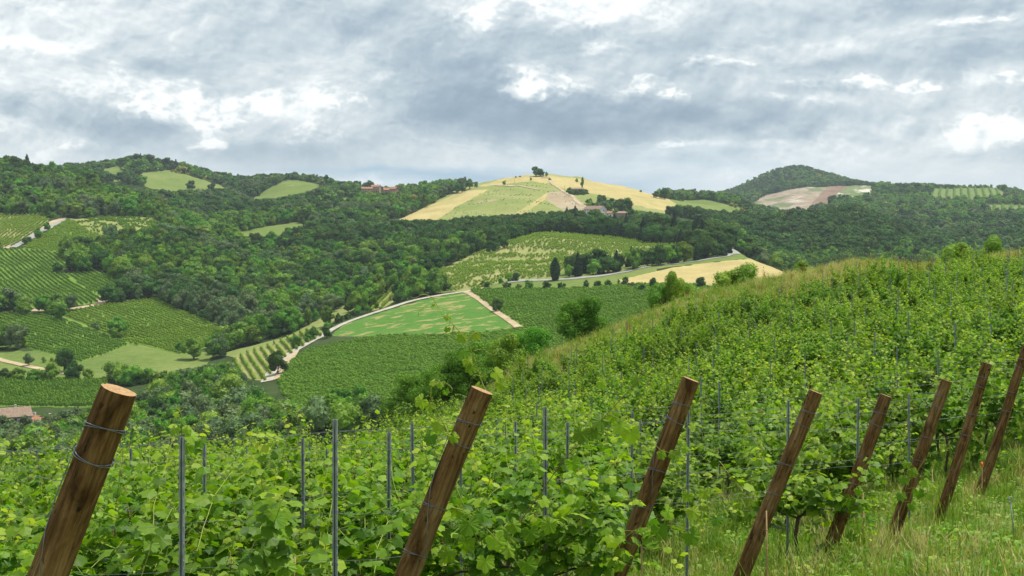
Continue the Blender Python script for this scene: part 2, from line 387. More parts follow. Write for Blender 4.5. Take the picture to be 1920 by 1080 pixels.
G_WOODS = ground_mat('woodland_ground', [(0.02, 0.035, 0.012), (0.035, 0.06, 0.018), (0.06, 0.085, 0.03)], 0.02, 0.3)
G_NEAR = ground_mat('hillside_soil_and_grass', [(0.07, 0.11, 0.02), (0.13, 0.18, 0.04), (0.22, 0.22, 0.09)], 0.25, 3.0)
G_DRY = ground_mat('dry_grass_slope', [(0.10, 0.13, 0.04), (0.16, 0.18, 0.065), (0.26, 0.24, 0.11)], 0.1, 2.0)
G_WHEAT = ground_mat('ripe_wheat', [(0.29, 0.245, 0.10), (0.38, 0.315, 0.14), (0.45, 0.38, 0.18)], 0.03, 0.5, patch=(0.30, 0.30, 0.11), patch_scale=0.018, patch_thr=0.56, lines=0.5)
G_VINE = ground_mat('vineyard_soil', [(0.10, 0.18, 0.025), (0.13, 0.22, 0.035), (0.18, 0.24, 0.055)], 0.03, 0.6)
G_VINEDRY = ground_mat('vineyard_dry_soil', [(0.14, 0.19, 0.05), (0.22, 0.24, 0.08), (0.34, 0.30, 0.15)], 0.03, 0.5)
G_MEADOW = ground_mat('meadow_grass', [(0.09, 0.14, 0.034), (0.13, 0.18, 0.045), (0.19, 0.21, 0.075)], 0.012, 0.25, patch=(0.24, 0.20, 0.11), patch_scale=0.03, patch_thr=0.64, lines=0.25)
G_GREEN = ground_mat('crop_grass', [(0.055, 0.14, 0.022), (0.070, 0.165, 0.027), (0.095, 0.185, 0.038)], 0.02, 0.3,
                     patch=(0.25, 0.23, 0.09), patch_scale=0.17, patch_thr=0.525, stretch=(0.7, 0.8, 1))
G_BARE = ground_mat('bare_clay', [(0.22, 0.17, 0.11), (0.29, 0.235, 0.155), (0.36, 0.31, 0.22)], 0.01, 0.12, patch=(0.12, 0.15, 0.06), patch_scale=0.03, patch_thr=0.60)
G_QUARRY = ground_mat('pale_eroded_clay', [(0.19, 0.15, 0.11), (0.27, 0.22, 0.165), (0.44, 0.40, 0.34)], 0.022, 0.04, patch=(0.13, 0.16, 0.08), patch_scale=0.016, patch_thr=0.50, stretch=(1.4, 0.5, 1), lines=0.0)
G_FARV = ground_mat('far_vineyard_grass', [(0.09, 0.14, 0.04), (0.13, 0.18, 0.055), (0.18, 0.20, 0.08)], 0.02, 0.2)
G_BROWN = ground_mat('brown_ploughed_clay', [(0.14, 0.09, 0.065), (0.20, 0.135, 0.10), (0.27, 0.20, 0.15)], 0.01, 0.1, lines=0.8)
G_PATCHY = ground_mat('green_slope_with_pale_scars', [(0.09, 0.13, 0.05), (0.13, 0.17, 0.07), (0.20, 0.21, 0.11)], 0.02, 0.1, patch=(0.52, 0.50, 0.44), patch_scale=0.014, patch_thr=0.54, stretch=(1.5, 0.5, 1))
G_OLIVE = ground_mat('young_vineyard_slope', [(0.15, 0.20, 0.055), (0.20, 0.23, 0.075), (0.28, 0.27, 0.12)], 0.014, 0.3, patch=(0.30, 0.25, 0.15), patch_scale=0.011, patch_thr=0.64)
M_GRAVEL = flat_mat('pale_gravel', (0.30, 0.275, 0.225), (0.46, 0.43, 0.37), 0.4, 0.95, 0.1)
M_TRACK = flat_mat('dirt_track', (0.30, 0.23, 0.14), (0.45, 0.37, 0.25), 0.3, 0.95, 0.1)
M_ASPHALT = flat_mat('grey_road', (0.22, 0.22, 0.21), (0.32, 0.32, 0.30), 0.3, 0.95, 0.1)

# ------------------------------------------------------------------ terrain
# control points: photo column, photo row of the bare ground, distance in metres
CTRL = []
def prof(px, *pairs):
    for d, py in pairs: CTRL.append((px, py, d))
prof(2500, (12, 1130), (24, 840), (54, 540), (96, 440), (125, 425), (180, 560), (320, 740), (600, 620))
prof(1900, (12, 1190), (24, 905), (36, 748), (54, 625), (72, 560), (96, 510), (120, 482), (150, 560), (320, 760), (700, 610))
prof(1600, (12, 1195), (17, 1062), (24, 955), (36, 805), (54, 680), (72, 598), (96, 526), (113, 496), (145, 585), (320, 790), (700, 600))
prof(1300, (12, 1200), (18, 1062), (24, 975), (36, 856), (48, 770), (60, 706), (72, 654), (88, 594), (105, 556), (140, 640), (300, 800), (500, 640))
prof(1000, (12, 1205), (18, 1090), (24, 1025), (36, 935), (48, 862), (60, 800), (72, 752), (84, 708), (96, 678), (130, 760), (250, 900), (400, 760), (500, 680))
prof(1150, (60, 745), (74, 694), (90, 644), (102, 616), (136, 700))
prof(1450, (60, 678), (74, 620), (90, 564), (108, 524), (142, 610))
prof(700, (12, 1230), (24, 1057), (36, 977), (48, 937), (60, 900), (72, 872), (90, 838), (130, 890), (250, 930), (330, 830))
prof(400, (12, 1250), (24, 1075), (40, 975), (60, 918), (75, 900), (110, 940), (250, 950), (330, 900))
prof(100, (12, 1265), (24, 1095), (40, 995), (60, 928), (72, 915), (110, 945), (250, 950), (330, 915))
prof(-400, (12, 1290), (24, 1120), (40, 1015), (60, 945), (75, 925), (110, 950), (250, 950), (400, 860), (600, 740), (900, 480), (1300, 320), (1900, 330), (3000, 360))
CTRL += [  # px, py, d
    (0, 880, 400), (200, 860, 430), (400, 850, 400), (0, 800, 500), (200, 775, 510), (400, 770, 470), (480, 790, 430),
    (100, 735, 570), (0, 712, 600), (250, 718, 590), (0, 690, 630), (150, 685, 640), (300, 695, 610), (350, 680, 640),
    (0, 645, 700), (150, 672, 660), (245, 648, 690), (420, 640, 700), (0, 580, 780), (100, 588, 765), (200, 566, 800), (330, 590, 780), (425, 625, 720),
    (110, 515, 880), (250, 545, 835), (0, 465, 960), (120, 470, 950), (120, 410, 1080), (300, 412, 1080), (300, 450, 990), (0, 408, 1090),
    (0, 370, 1190), (0, 318, 1340), (60, 322, 1350), (130, 336, 1340), (190, 352, 1330), (250, 375, 1300), (320, 405, 1230), (0, 335, 1550), (120, 350, 1500),
    (205, 318, 1950), (235, 308, 2000), (280, 310, 2000), (340, 320, 2000), (390, 335, 1950), (440, 354, 1900), (210, 342, 1780), (330, 357, 1750), (420, 362, 1750),
    (280, 345, 2600), (400, 362, 2600),
    (540, 340, 1850), (500, 352, 1830), (470, 368, 1800), (600, 348, 1850), (640, 356, 1800), (440, 378, 1650), (540, 365, 1700), (540, 365, 2500),
    (400, 400, 1450), (350, 425, 1280), (500, 445, 1150), (560, 418, 1250), (450, 460, 1100), (430, 440, 1180),
    (640, 378, 1530), (670, 385, 1480), (700, 365, 1650), (745, 367, 1640), (800, 364, 1640), (860, 356, 1640), (700, 375, 2300), (830, 372, 2300),
    (900, 347, 1650), (935, 340, 1680), (975, 331, 1700), (1010, 329, 1700), (1060, 336, 1700), (1120, 344, 1700), (1200, 360, 1650), (1250, 376, 1600), (1290, 398, 1480),
    (1010, 345, 2100), (1150, 368, 2100), (900, 362, 2100),
    (870, 360, 1530), (915, 358, 1530), (760, 411, 1340), (830, 408, 1320), (900, 405, 1300), (1000, 403, 1290), (1040, 352, 1560), (1060, 365, 1480), (1110, 396, 1310), (1180, 403, 1290),
    (1150, 372, 1450), (1230, 395, 1400), (1000, 435, 1130), (1100, 440, 1100), (1200, 440, 1120),
    (1020, 436, 970), (930, 466, 910), (880, 482, 880), (1150, 452, 930), (1290, 465, 900), (785, 530, 770), (850, 515, 790), (1000, 500, 800), (1000, 528, 725), (1150, 500, 790), (1280, 482, 840),
    (950, 531, 715), (1100, 523, 720), (1250, 496, 780), (1380, 474, 860), (1370, 465, 920), (1330, 440, 1020),
    (1170, 527, 690), (1300, 522, 680), (1400, 487, 790), (1470, 512, 700), (1330, 502, 750), (1450, 500, 760), (1500, 540, 690), (1520, 540, 800), (1450, 520, 900),
    (1400, 440, 1280), (1480, 425, 1350), (1560, 410, 1400), (1600, 410, 1400), (1660, 430, 1340), (1700, 448, 1300), (1760, 480, 1240), (1500, 490, 1120), (1620, 500, 1050), (1700, 520, 1000),
    (1560, 425, 1750), (1700, 440, 1650), (1440, 425, 1700),
    (1300, 379, 1750), (1380, 394, 1650), (1350, 407, 1550), (1260, 378, 1720), (1300, 374, 1850), (1380, 378, 1900), (1320, 388, 2400),
    (1480, 317, 3500), (1440, 330, 3500), (1400, 351, 3500), (1360, 368, 3500), (1520, 321, 3500), (1560, 335, 3500), (1610, 346, 3500), (1660, 355, 3400),
    (1480, 350, 4300), (1480, 352, 3050), (1400, 374, 2800), (1580, 350, 3000),
    (1410, 386, 2400), (1500, 362, 2620), (1580, 352, 2750), (1630, 352, 2750), (1450, 402, 2250), (1540, 392, 2250), (1620, 378, 2300),
    (1690, 357, 2650), (1750, 354, 2600), (1860, 356, 2550), (1900, 366, 2500), (1960, 376, 2450), (1750, 378, 2300), (1860, 378, 2250),
    (1800, 405, 2000), (1900, 395, 2000), (1700, 405, 1900), (1800, 445, 1600), (1900, 450, 1450), (1800, 490, 1150), (1900, 500, 1100), (1800, 378, 3300), (1920, 390, 3300),
    (2300, 380, 2200), (2300, 450, 1300), (2300, 370, 3000)]
for px in (-400, 0, 300, 600, 900, 1200, 1500, 1800, 2200): CTRL.append((px, 392, 7000))
CT = np.array(CTRL, float)
KL = 3.2
def _rc(px, d): return np.stack([px / 170.0, np.log(d) * KL], -1)
P0 = _rc(CT[:, 0], CT[:, 2])
def _phi(r): return np.sqrt(r * r + 0.04)
_D = np.linalg.norm(P0[:, None] - P0[None], axis=2)
_n = len(P0); _A = np.zeros((_n + 3, _n + 3))
_A[:_n, :_n] = _phi(_D) - np.eye(_n) * 0.03
_A[:_n, _n] = 1; _A[:_n, _n + 1:] = P0; _A[_n, :_n] = 1; _A[_n + 1:, :_n] = P0.T
_W = np.linalg.solve(_A, np.concatenate([CT[:, 1], np.zeros(3)]))
def rbf(px, d):
    q = _rc(px, d).reshape(-1, 2); out = np.empty(len(q))
    for i in range(0, len(q), 20000):
        c = q[i:i + 20000]
        r = np.sqrt(np.maximum(((c[:, None, 0] - P0[None, :, 0]) ** 2 + (c[:, None, 1] - P0[None, :, 1]) ** 2), 0))
        out[i:i + 20000] = _phi(r) @ _W[:_n] + _W[_n] + c @ _W[_n + 1:]
    return out.reshape(np.shape(px))

gx = np.concatenate([np.linspace(-1000, -60, 50)[:-1], np.arange(-60, 1981, 3.0), np.linspace(1980, 2900, 50)[1:]])
gy = np.concatenate([np.geomspace(2.0, 350, 190)[:-1], np.geomspace(350, 4200, 330)[:-1], np.geomspace(4200, 9000, 12)])
GX, GY = np.meshgrid(gx, gy)           # rows: depth
GXc = np.clip(GX, -450, 2450)
U = (GX - 960) / F
XW = U * GY
PYr = rbf(GXc, np.clip(GY, 11.0, 8000))
Zr = CAMZ + (HOR - PYr) / F * GY
Zp = CAMZ - 1.93 + 0.07 * XW - 0.151 * GY
tt = np.clip((GY - 12.0) / 8.0, 0, 1); tt = tt * tt * (3 - 2 * tt)
Z = Zp * (1 - tt) + Zr * tt
# natural unevenness
lump = (fbm(XW / 70, GY / 70, 3) - 0.5) * 9 + (fbm(XW / 22, GY / 22, 8) - 0.5) * 3
far = np.clip((GY - 380) / 500, 0, 1)
Z = Z + lump * far * np.clip(GY / 1300, 0.25, 1.5)
Z = Z + (fbm(XW / 1.6, GY / 1.6, 5) - 0.5) * 0.14 * np.clip(1 - GY / 150, 0, 1)
PY = HOR - (Z - CAMZ) / GY * F
LGY = np.log(gy)
def terr_idx(px, d):
    i = np.interp(np.log(np.clip(d, gy[0], gy[-1])), LGY, np.arange(len(gy)))
    j = np.interp(px, gx, np.arange(len(gx)))
    return i, j
def samp(A, px, d):
    i, j = terr_idx(px, d); i0 = np.clip(np.floor(i).astype(int), 0, len(gy) - 2); j0 = np.clip(np.floor(j).astype(int), 0, len(gx) - 2)
    fi = i - i0; fj = j - j0
    return (A[i0, j0] * (1 - fi) + A[i0 + 1, j0] * fi) * (1 - fj) + (A[i0, j0 + 1] * (1 - fi) + A[i0 + 1, j0 + 1] * fi) * fj
def H(x, y):
    """ground height at world x, y (in front of the camera)"""
    x = np.asarray(x, float); y = np.asarray(y, float)
    return samp(Z, 960 + F * x / y, y)
def hit(px, py, dmin=300, dmax=5000):
    """distance at which the sight line through a photo point meets the ground"""
    k = np.where((gy >= dmin) & (gy <= dmax))[0]
    col = samp(PY, np.full(len(k), float(px)), gy[k])
    b = np.where(col <= py)[0]
    if len(b) == 0: return float(gy[k[np.argmin(col)]])
    i = b[0]
    if i == 0: return float(gy[k[0]])
    f = (col[i - 1] - py) / max(1e-6, col[i - 1] - col[i])
    return float(gy[k[i - 1]] + f * (gy[k[i]] - gy[k[i - 1]]))
def at(px, py, dmin=300, dmax=5000):
    d = hit(px, py, dmin, dmax); x = (px - 960) / F * d
    return x, d, float(H(x, d))
# nearest-horizon line: lowest photo row hidden by nearer ground
HID = np.minimum.accumulate(PY, axis=0)

def inpoly(px, py, poly):
    px = np.asarray(px); py = np.asarray(py); c = np.zeros(px.shape, bool); n = len(poly)
    for i in range(n):
        x1, y1 = poly[i]; x2, y2 = poly[(i + 1) % n]
        if y1 == y2: continue
        m = ((y1 > py) != (y2 > py)) & (px < (x2 - x1) * (py - y1) / (y2 - y1) + x1)
        c ^= m
    return c

# fields: name, material, polygon in photo, distance range
FIELDS = [
 ('vineyard_ground', G_VINEDRY, [(-760, 405), (98, 403), (88, 420), (25, 464), (-760, 466)], 850, 1180),
 ('vineyard_ground', G_VINEDRY, [(128, 411), (205, 407), (290, 408), (322, 436), (290, 452), (230, 452), (180, 440)], 900, 1180),
 ('vineyard_ground', G_VINE, [(128, 411), (180, 440), (230, 452), (170, 468), (110, 474), (40, 466)], 850, 1180),
 ('vineyard_ground', G_VINE, [(-760, 468), (38, 467), (112, 474), (130, 498), (108, 512), (185, 553), (190, 566), (100, 580), (-760, 574)], 700, 1000),
 ('vineyard_ground', G_VINE, [(118, 515), (180, 507), (262, 548), (200, 562), (186, 553)], 700, 1000),
 ('vineyard_ground', G_VINE, [(100, 588), (198, 572), (290, 560), (340, 582), (428, 620), (428, 642), (340, 665), (246, 645)], 600, 900),
 ('vineyard_ground', G_VINE, [(-760, 578), (90, 590), (244, 647), (150, 680), (40, 650), (-760, 646)], 600, 900),
 ('meadow', G_MEADOW, [(-760, 640), (150, 660), (248, 630), (345, 655), (400, 662), (385, 690), (345, 704), (150, 712), (-760, 706)], 540, 800),
 ('vineyard_ground', G_VINE, [(-760, 708), (200, 714), (200, 765), (-760, 752)], 500, 640),
 ('meadow', G_MEADOW, [(428, 440), (470, 430), (560, 415), (578, 430), (520, 462), (450, 458)], 1000, 1400),
 ('meadow', G_MEADOW, [(182, 316), (220, 306), (242, 336), (215, 342)], 1650, 2050),
 ('meadow', G_MEADOW, [(250, 326), (320, 319), (430, 352), (330, 360), (275, 352)], 1600, 2050),
 ('meadow', G_MEADOW, [(472, 374), (505, 352), (540, 336), (610, 345), (575, 360), (525, 370)], 1500, 1950),
 ('meadow', G_MEADOW, [(612, 386), (650, 370), (680, 378), (655, 391)], 1350, 1650),
 ('wheat_field', G_WHEAT, [(745, 413), (868, 357), (918, 355), (860, 385), (820, 412)], 1200, 1650),
 ('wheat_field', G_WHEAT, [(895, 350), (935, 337), (975, 328), (1010, 325), (1060, 332), (1130, 340), (1220, 356), (1300, 399), (1240, 394), (1190, 385), (1130, 366), (1060, 354), (1035, 344), (990, 340), (930, 347)], 1350, 1900),
 ('bare_field', G_BARE, [(1032, 358), (1062, 358), (1098, 384), (1098, 400), (1055, 394), (1020, 372)], 1250, 1650),
 ('bare_field', G_WHEAT, [(960, 404), (1025, 362), (1036, 364), (978, 404)], 1200, 1650),
 ('hill_vineyard_ground', G_OLIVE, [(815, 414), (860, 385), (918, 355), (1000, 341), (1040, 346), (1062, 358), (1100, 385), (1095, 405), (900, 411)], 1230, 1660),
 ('meadow', G_MEADOW, [(1250, 370), (1310, 372), (1385, 388), (1410, 410), (1320, 410), (1290, 399)], 1400, 1850),
 ('vineyard_ground', G_VINEDRY, [(783, 532), (830, 502), (880, 480), (925, 463), (1020, 432), (1100, 440), (1200, 452), (1300, 462), (1300, 478), (1200, 490), (1060, 504), (1040, 520), (950, 526), (900, 542), (800, 550)], 690, 1000),
 ('vineyard_ground', G_VINEDRY, [(690, 583), (724, 546), (757, 528), (748, 560), (715, 580)], 600, 900),
 ('crop_field', G_GREEN, [(618, 630), (650, 606), (700, 590), (800, 560), (868, 547), (905, 568), (985, 614), (900, 626), (700, 632)], 480, 720),
 ('vineyard_ground', G_VINE, [(520, 718), (545, 680), (615, 632), (900, 628), (985, 616), (1100, 760), (700, 800), (560, 770), (530, 740)], 330, 600),
 ('vineyard_ground', G_VINE, [(880, 544), (1060, 543), (1240, 533), (1420, 545), (1420, 760), (1100, 760), (985, 614), (920, 575)], 300, 720),
 ('wheat_field', G_WHEAT, [(1155, 526), (1260, 502), (1345, 491), (1410, 485), (1500, 515), (1450, 545), (1200, 545)], 600, 860),
 ('meadow', G_MEADOW, [(1060, 528), (1260, 500), (1345, 490), (1410, 484), (1400, 470), (1370, 478), (1250, 496), (1100, 524)], 640, 900),
 ('meadow', G_OLIVE, [(410, 664), (540, 630), (662, 564), (674, 574), (600, 617), (440, 670)], 560, 790),
 ('vineyard_ground', G_VINEDRY, [(425, 705), (440, 672), (590, 615), (614, 625), (560, 655), (520, 680), (500, 715)], 420, 690),
 ('bare_field', G_BARE, [(528, 750), (580, 752), (640, 790), (545, 800)], 330, 460),
 ('bare_field', G_BROWN, [(1558, 344), (1596, 343), (1552, 378), (1562, 386), (1530, 396), (1508, 399), (1530, 372)], 2000, 2850),
 ('eroded_slope', G_QUARRY, [(1396, 388), (1440, 364), (1500, 352), (1562, 344), (1508, 400), (1480, 404), (1430, 398)], 2000, 2850),
 ('eroded_slope', G_PATCHY, [(1594, 343), (1640, 342), (1636, 370), (1550, 379)], 2000, 2850),
 ('vineyard_ground', G_FARV, [(1745, 346), (1865, 350), (1895, 372), (1840, 380), (1745, 380)], 2100, 2700),
 ('vineyard_ground', G_FARV, [(1840, 384), (2300, 380), (2300, 408), (1850, 402)], 1700, 2400),
 ('hill_vineyard_ground', G_OLIVE, [(745, 416), (868, 350), (900, 341), (935, 330), (975, 322), (1010, 318), (1060, 324), (1130, 332), (1220, 348), (1312, 400), (1290, 405), (1240, 400), (1180, 393), (1100, 406), (900, 413)], 1200, 1900),
 ('meadow', G_MEADOW, [(800, 550), (880, 534), (950, 524), (1040, 518), (1060, 502), (1200, 488), (1300, 476), (1375, 468), (1250, 497), (1180, 530), (1060, 545), (880, 547)], 600, 1000),
]
CLS = np.zeros((len(gy) - 1, len(gx) - 1), int)      # 0 woodland
cpx = (GX[:-1, :-1] + GX[1:, 1:]) / 2; cd = (GY[:-1, :-1] + GY[1:, 1:]) / 2; cpy = (PY[:-1, :-1] + PY[1:, 1:]) / 2
for k, (nm, m, poly, d0, d1) in list(enumerate(FIELDS))[::-1]:
    q = (cd > d0) & (cd < d1)
    CLS[q & inpoly(cpx, cpy, poly)] = k + 1
# vineyard limit on the near hillside: distance by column
def vine_limit(px): return np.interp(px, [-400, 0, 400, 700, 1000, 1150, 1300, 1500, 1700, 1900, 2400], [62, 62, 66, 71, 75, 77, 77, 81, 87, 98, 112])
near = cd < 345
CLS[near] = -1
CLS[near & (cd > vine_limit(cpx) + 2) & (cd < 170)] = -2

def build_ground():
    nr, nc = GX.shape
    idx = np.arange(nr * nc).reshape(nr, nc)
    quads = np.stack([idx[:-1, :-1], idx[:-1, 1:], idx[1:, 1:], idx[1:, :-1]], -1)
    V = np.stack([XW.ravel(), GY.ravel(), Z.ravel()], -1)
    # round off the stair-steps where two fields meet
    acc = np.zeros((nr, nc, 2)); cnt = np.zeros((nr, nc)); PA = np.stack([GX, np.log(GY)], -1)
    hv = CLS[1:, :] != CLS[:-1, :]; vv = CLS[:, 1:] != CLS[:, :-1]
    E = []
    r_, c_ = np.nonzero(hv); E.append(np.stack([idx[r_ + 1, c_], idx[r_ + 1, c_ + 1]], -1))
    r_, c_ = np.nonzero(vv); E.append(np.stack([idx[r_, c_ + 1], idx[r_ + 1, c_ + 1]], -1))
    E = np.concatenate(E); PA = PA.reshape(-1, 2)
    for _ in range(5):
        sm = np.zeros_like(PA); ct = np.zeros(len(PA))
        np.add.at(sm, E[:, 0], PA[E[:, 1]]); np.add.at(sm, E[:, 1], PA[E[:, 0]]); np.add.at(ct, E[:, 0], 1); np.add.at(ct, E[:, 1], 1)
        b = ct > 0; PA[b] = 0.5 * PA[b] + 0.5 * sm[b] / ct[b][:, None]
    b = np.nonzero(ct > 0)[0]; yy = np.exp(PA[b, 1]); V[b, 0] = (PA[b, 0] - 960) / F * yy; V[b, 1] = yy; V[b, 2] = samp(Z, PA[b, 0], yy)
    groups = {}
    for c in np.unique(CLS):
        if c == -1: key = ('hillside_ground', G_NEAR)
        elif c == -2: key = ('dry_grass_bank', G_DRY)
        elif c == 0: key = ('ground', G_WOODS)
        else: key = (FIELDS[c - 1][0], FIELDS[c - 1][1], c)
        groups.setdefault(key, []).append(c)
    for key, cs in groups.items():
        q = quads[np.isin(CLS, cs)].reshape(-1, 4)
        if len(q) == 0: continue
        u, inv = np.unique(q.ravel(), return_inverse=True)
        me = mesh_from(key[0], V[u], mats=[key[1]], smooth=True, faces_flat=inv, nv=4)
        link(key[0], me, kind='structure')
    # the land beside and behind the camera
    vs = []; fs = []
    rad = np.geomspace(0.5, 9000, 50); ths = np.radians(np.linspace(-53, -307, 60)) + math.pi / 2   # clockwise from the right edge
    edgeR = math.atan2(1, (2900 - 960) / F); edgeL = math.atan2(1, (-1000 - 960) / F)
    tot = 2 * math.pi - (edgeL - edgeR)
    n = 48
    for i, r in enumerate(rad):
        for k in range(n + 1):
            f = k / n; th = edgeR - tot * f
            x, y = r * math.cos(th), r * math.sin(th)
            yr = max(2.0, r * math.sin(edgeR)); yl = max(2.0, r * math.sin(edgeL))
            zr = float(samp(Z, np.array([2900.]), np.array([yr]))[0]); zl = float(samp(Z, np.array([-1000.]), np.array([yl]))[0])
            zz = zr * (1 - f) + zl * f
            pl = CAMZ - 1.93 + 0.07 * x - 0.151 * y
            w = min(1, max(0, (r - 20) / 60)); 
            vs.append((x, y, pl * (1 - w) + zz * w - 0.01))
    for i in range(len(rad) - 1):
        for k in range(n):
            a = i * (n + 1) + k
            fs.append((a, a + 1, a + n + 2, a + n + 1))
    # small wedge in front of the feet
    me = mesh_from('hill_behind', vs, fs, [G_MEADOW], True); link('ground', me, kind='structure')
    vs = []; fs = []
    for y in (0.0, 0.5, 1.0, 1.5, 2.0):
        for s in np.linspace(-0.75, 0.74, 8):
            x = s * max(y, 0.35); vs.append((x, y, CAMZ - 1.93 + 0.07 * x - 0.151 * y - 0.004))
    for i in range(4):
        for k in range(7): a = i * 8 + k; fs.append((a, a + 1, a + 9, a + 8))
    link('ground', mesh_from('ground_at_feet', vs, fs, [G_NEAR], True), kind='structure')
build_ground()

# ------------------------------------------------------------------ roads and tracks draped over the terrain
def ribbon(name, pts, width, mat, lift=0.25, dr=(300, 5000)):
    P = []
    ds = [hit(px, py, *dr) for px, py in pts]
    W = [np.array([(px - 960) / F * d, d]) for (px, py), d in zip(pts, ds)]
    for a, b in zip(W[:-1], W[1:]):
        n = max(2, int(np.linalg.norm(b - a) / 5))
        for i in range(n): P.append(a + (b - a) * i / n)
    P.append(W[-1]); P = np.array(P)
    for _ in range(3): P[1:-1] = (P[:-2] + 2 * P[1:-1] + P[2:]) / 4
    T = np.gradient(P, axis=0); T /= np.linalg.norm(T, axis=1)[:, None] + 1e-9; N = np.stack([T[:, 1], -T[:, 0]], -1)
    wv = width * (0.85 + 0.3 * fbm(np.arange(len(P)) / 6.0, np.zeros(len(P)), 5))
    vs = []; fs = []
    k = 4
    for i in range(len(P)):
        for j in range(k + 1):
            q = P[i] + N[i] * (j / k - 0.5) * wv[i]
            vs.append((q[0], q[1], float(H(q[0], q[1])) + lift))
        if i:
            for j in range(k):
                a = (i - 1) * (k + 1) + j; fs.append((a, a + 1, a + k + 2, a + k + 1))
    link(name, mesh_from(name, vs, fs, [mat], True), kind='structure')
ribbon('road', [(500, 716), (508, 700), (514, 690), (545, 662), (575, 645), (610, 628), (625, 615), (660, 600), (700, 588), (760, 567), (830, 553), (880, 546), (905, 541)], 4.6, M_GRAVEL, dr=(380, 760))
ribbon('road', [(948, 530), (1000, 524), (1060, 524), (1110, 521), (1180, 508), (1260, 495), (1330, 486), (1362, 480), (1380, 474), (1376, 468)], 5.5, M_ASPHALT, dr=(600, 1000))
ribbon('dirt_track', [(873, 548), (900, 562), (930, 585), (972, 614)], 3.2, M_TRACK, dr=(450, 720))
ribbon('dirt_track', [(60, 582), (120, 582), (165, 576), (194, 570), (190, 556)], 6, M_TRACK, dr=(650, 950))
ribbon('dirt_track', [(550, 660), (538, 680), (530, 705), (505, 714)], 5, M_TRACK, dr=(380, 640))
ribbon('dirt_track', [(-30, 665), (60, 690), (130, 702)], 4, M_TRACK, dr=(560, 760))
ribbon('road', [(22, 464), (60, 444), (98, 424), (130, 410)], 7, M_ASPHALT, dr=(820, 1200))
ribbon('dirt_track', [(12, 466), (52, 440), (90, 420), (122, 407)], 5, M_TRACK, 0.2, dr=(820, 1200))
ribbon('dirt_track', [(1100, 384), (1075, 370), (1055, 358), (1040, 348), (1030, 338)], 4, M_TRACK, 0.5, dr=(1250, 1720))
ribbon('dirt_track', [(930, 347), (975, 349), (1010, 356)], 5, M_TRACK, 0.5, dr=(1250, 1720))
ribbon('dirt_track', [(1062, 545), (1075, 552), (1088, 566)], 4, M_TRACK, dr=(500, 720))
ribbon('dirt_track', [(738, 562), (748, 548), (760, 530)], 4, M_TRACK, dr=(600, 900))

# ------------------------------------------------------------------ instanced ground cover ("stuff") by geometry nodes
def scatter(name, P, rot, scl, vidx, variants, label, cat, tilt=None):
    """one object: points, each carrying one of the variant meshes"""
    me = bpy.data.meshes.new(name); P = np.asarray(P, np.float32)
    me.vertices.add(len(P)); me.vertices.foreach_set('co', P.ravel())
    r3 = np.zeros((len(P), 3), np.float32); r3[:, 2] = rot
    if tilt is not None: r3[:, :2] = tilt
    a = me.attributes.new('rot', 'FLOAT_VECTOR', 'POINT'); a.data.foreach_set('vector', r3.ravel())
    s3 = np.asarray(scl, np.float32)
    if s3.ndim == 1: s3 = np.repeat(s3[:, None], 3, 1)
    a = me.attributes.new('scl', 'FLOAT_VECTOR', 'POINT'); a.data.foreach_set('vector', np.ascontiguousarray(s3).ravel())
    a = me.attributes.new('variant', 'INT', 'POINT'); a.data.foreach_set('value', np.asarray(vidx, np.int32))
    o = link(name, me, label=label, category=cat, kind='stuff')
    ng = bpy.data.node_groups.new(name + '_scatter', 'GeometryNodeTree')
    ng.interface.new_socket('Geometry', in_out='INPUT', socket_type='NodeSocketGeometry')
    ng.interface.new_socket('Geometry', in_out='OUTPUT', socket_type='NodeSocketGeometry')
    N = ng.nodes; L = ng.links
    gi = N.new('NodeGroupInput'); go = N.new('NodeGroupOutput'); jn = N.new('GeometryNodeJoinGeometry')
    def attr(nm, ty):
        n = N.new('GeometryNodeInputNamedAttribute'); n.data_type = ty; n.inputs[0].default_value = nm; return n
    av = attr('variant', 'INT'); ar = attr('rot', 'FLOAT_VECTOR'); as_ = attr('scl', 'FLOAT_VECTOR')
    def out0(n): return [q for q in n.outputs if q.enabled and q.name == 'Attribute'][0]
    for k, vo in enumerate(variants):
        cmp_ = N.new('FunctionNodeCompare'); cmp_.data_type = 'INT'; cmp_.operation = 'EQUAL'
        ins = [q for q in cmp_.inputs if q.enabled]
        L.new(out0(av), ins[0]); ins[1].default_value = k
        oi = N.new('GeometryNodeObjectInfo'); oi.inputs['Object'].default_value = vo; oi.inputs['As Instance'].default_value = True
        ip = N.new('GeometryNodeInstanceOnPoints')
        L.new(gi.outputs[0], ip.inputs['Points']); L.new(cmp_.outputs[0], ip.inputs['Selection'])
        L.new(oi.outputs['Geometry'], ip.inputs['Instance']); L.new(out0(ar), ip.inputs['Rotation']); L.new(out0(as_), ip.inputs['Scale'])
        L.new(ip.outputs[0], jn.inputs[0])
    L.new(jn.outputs[0], go.inputs[0])
    md = o.modifiers.new('scatter', 'NODES'); md.node_group = ng
    return o
def source(name, me):                      # a variant used only through instancing, not linked to the scene
    return bpy.data.objects.new(name, me)

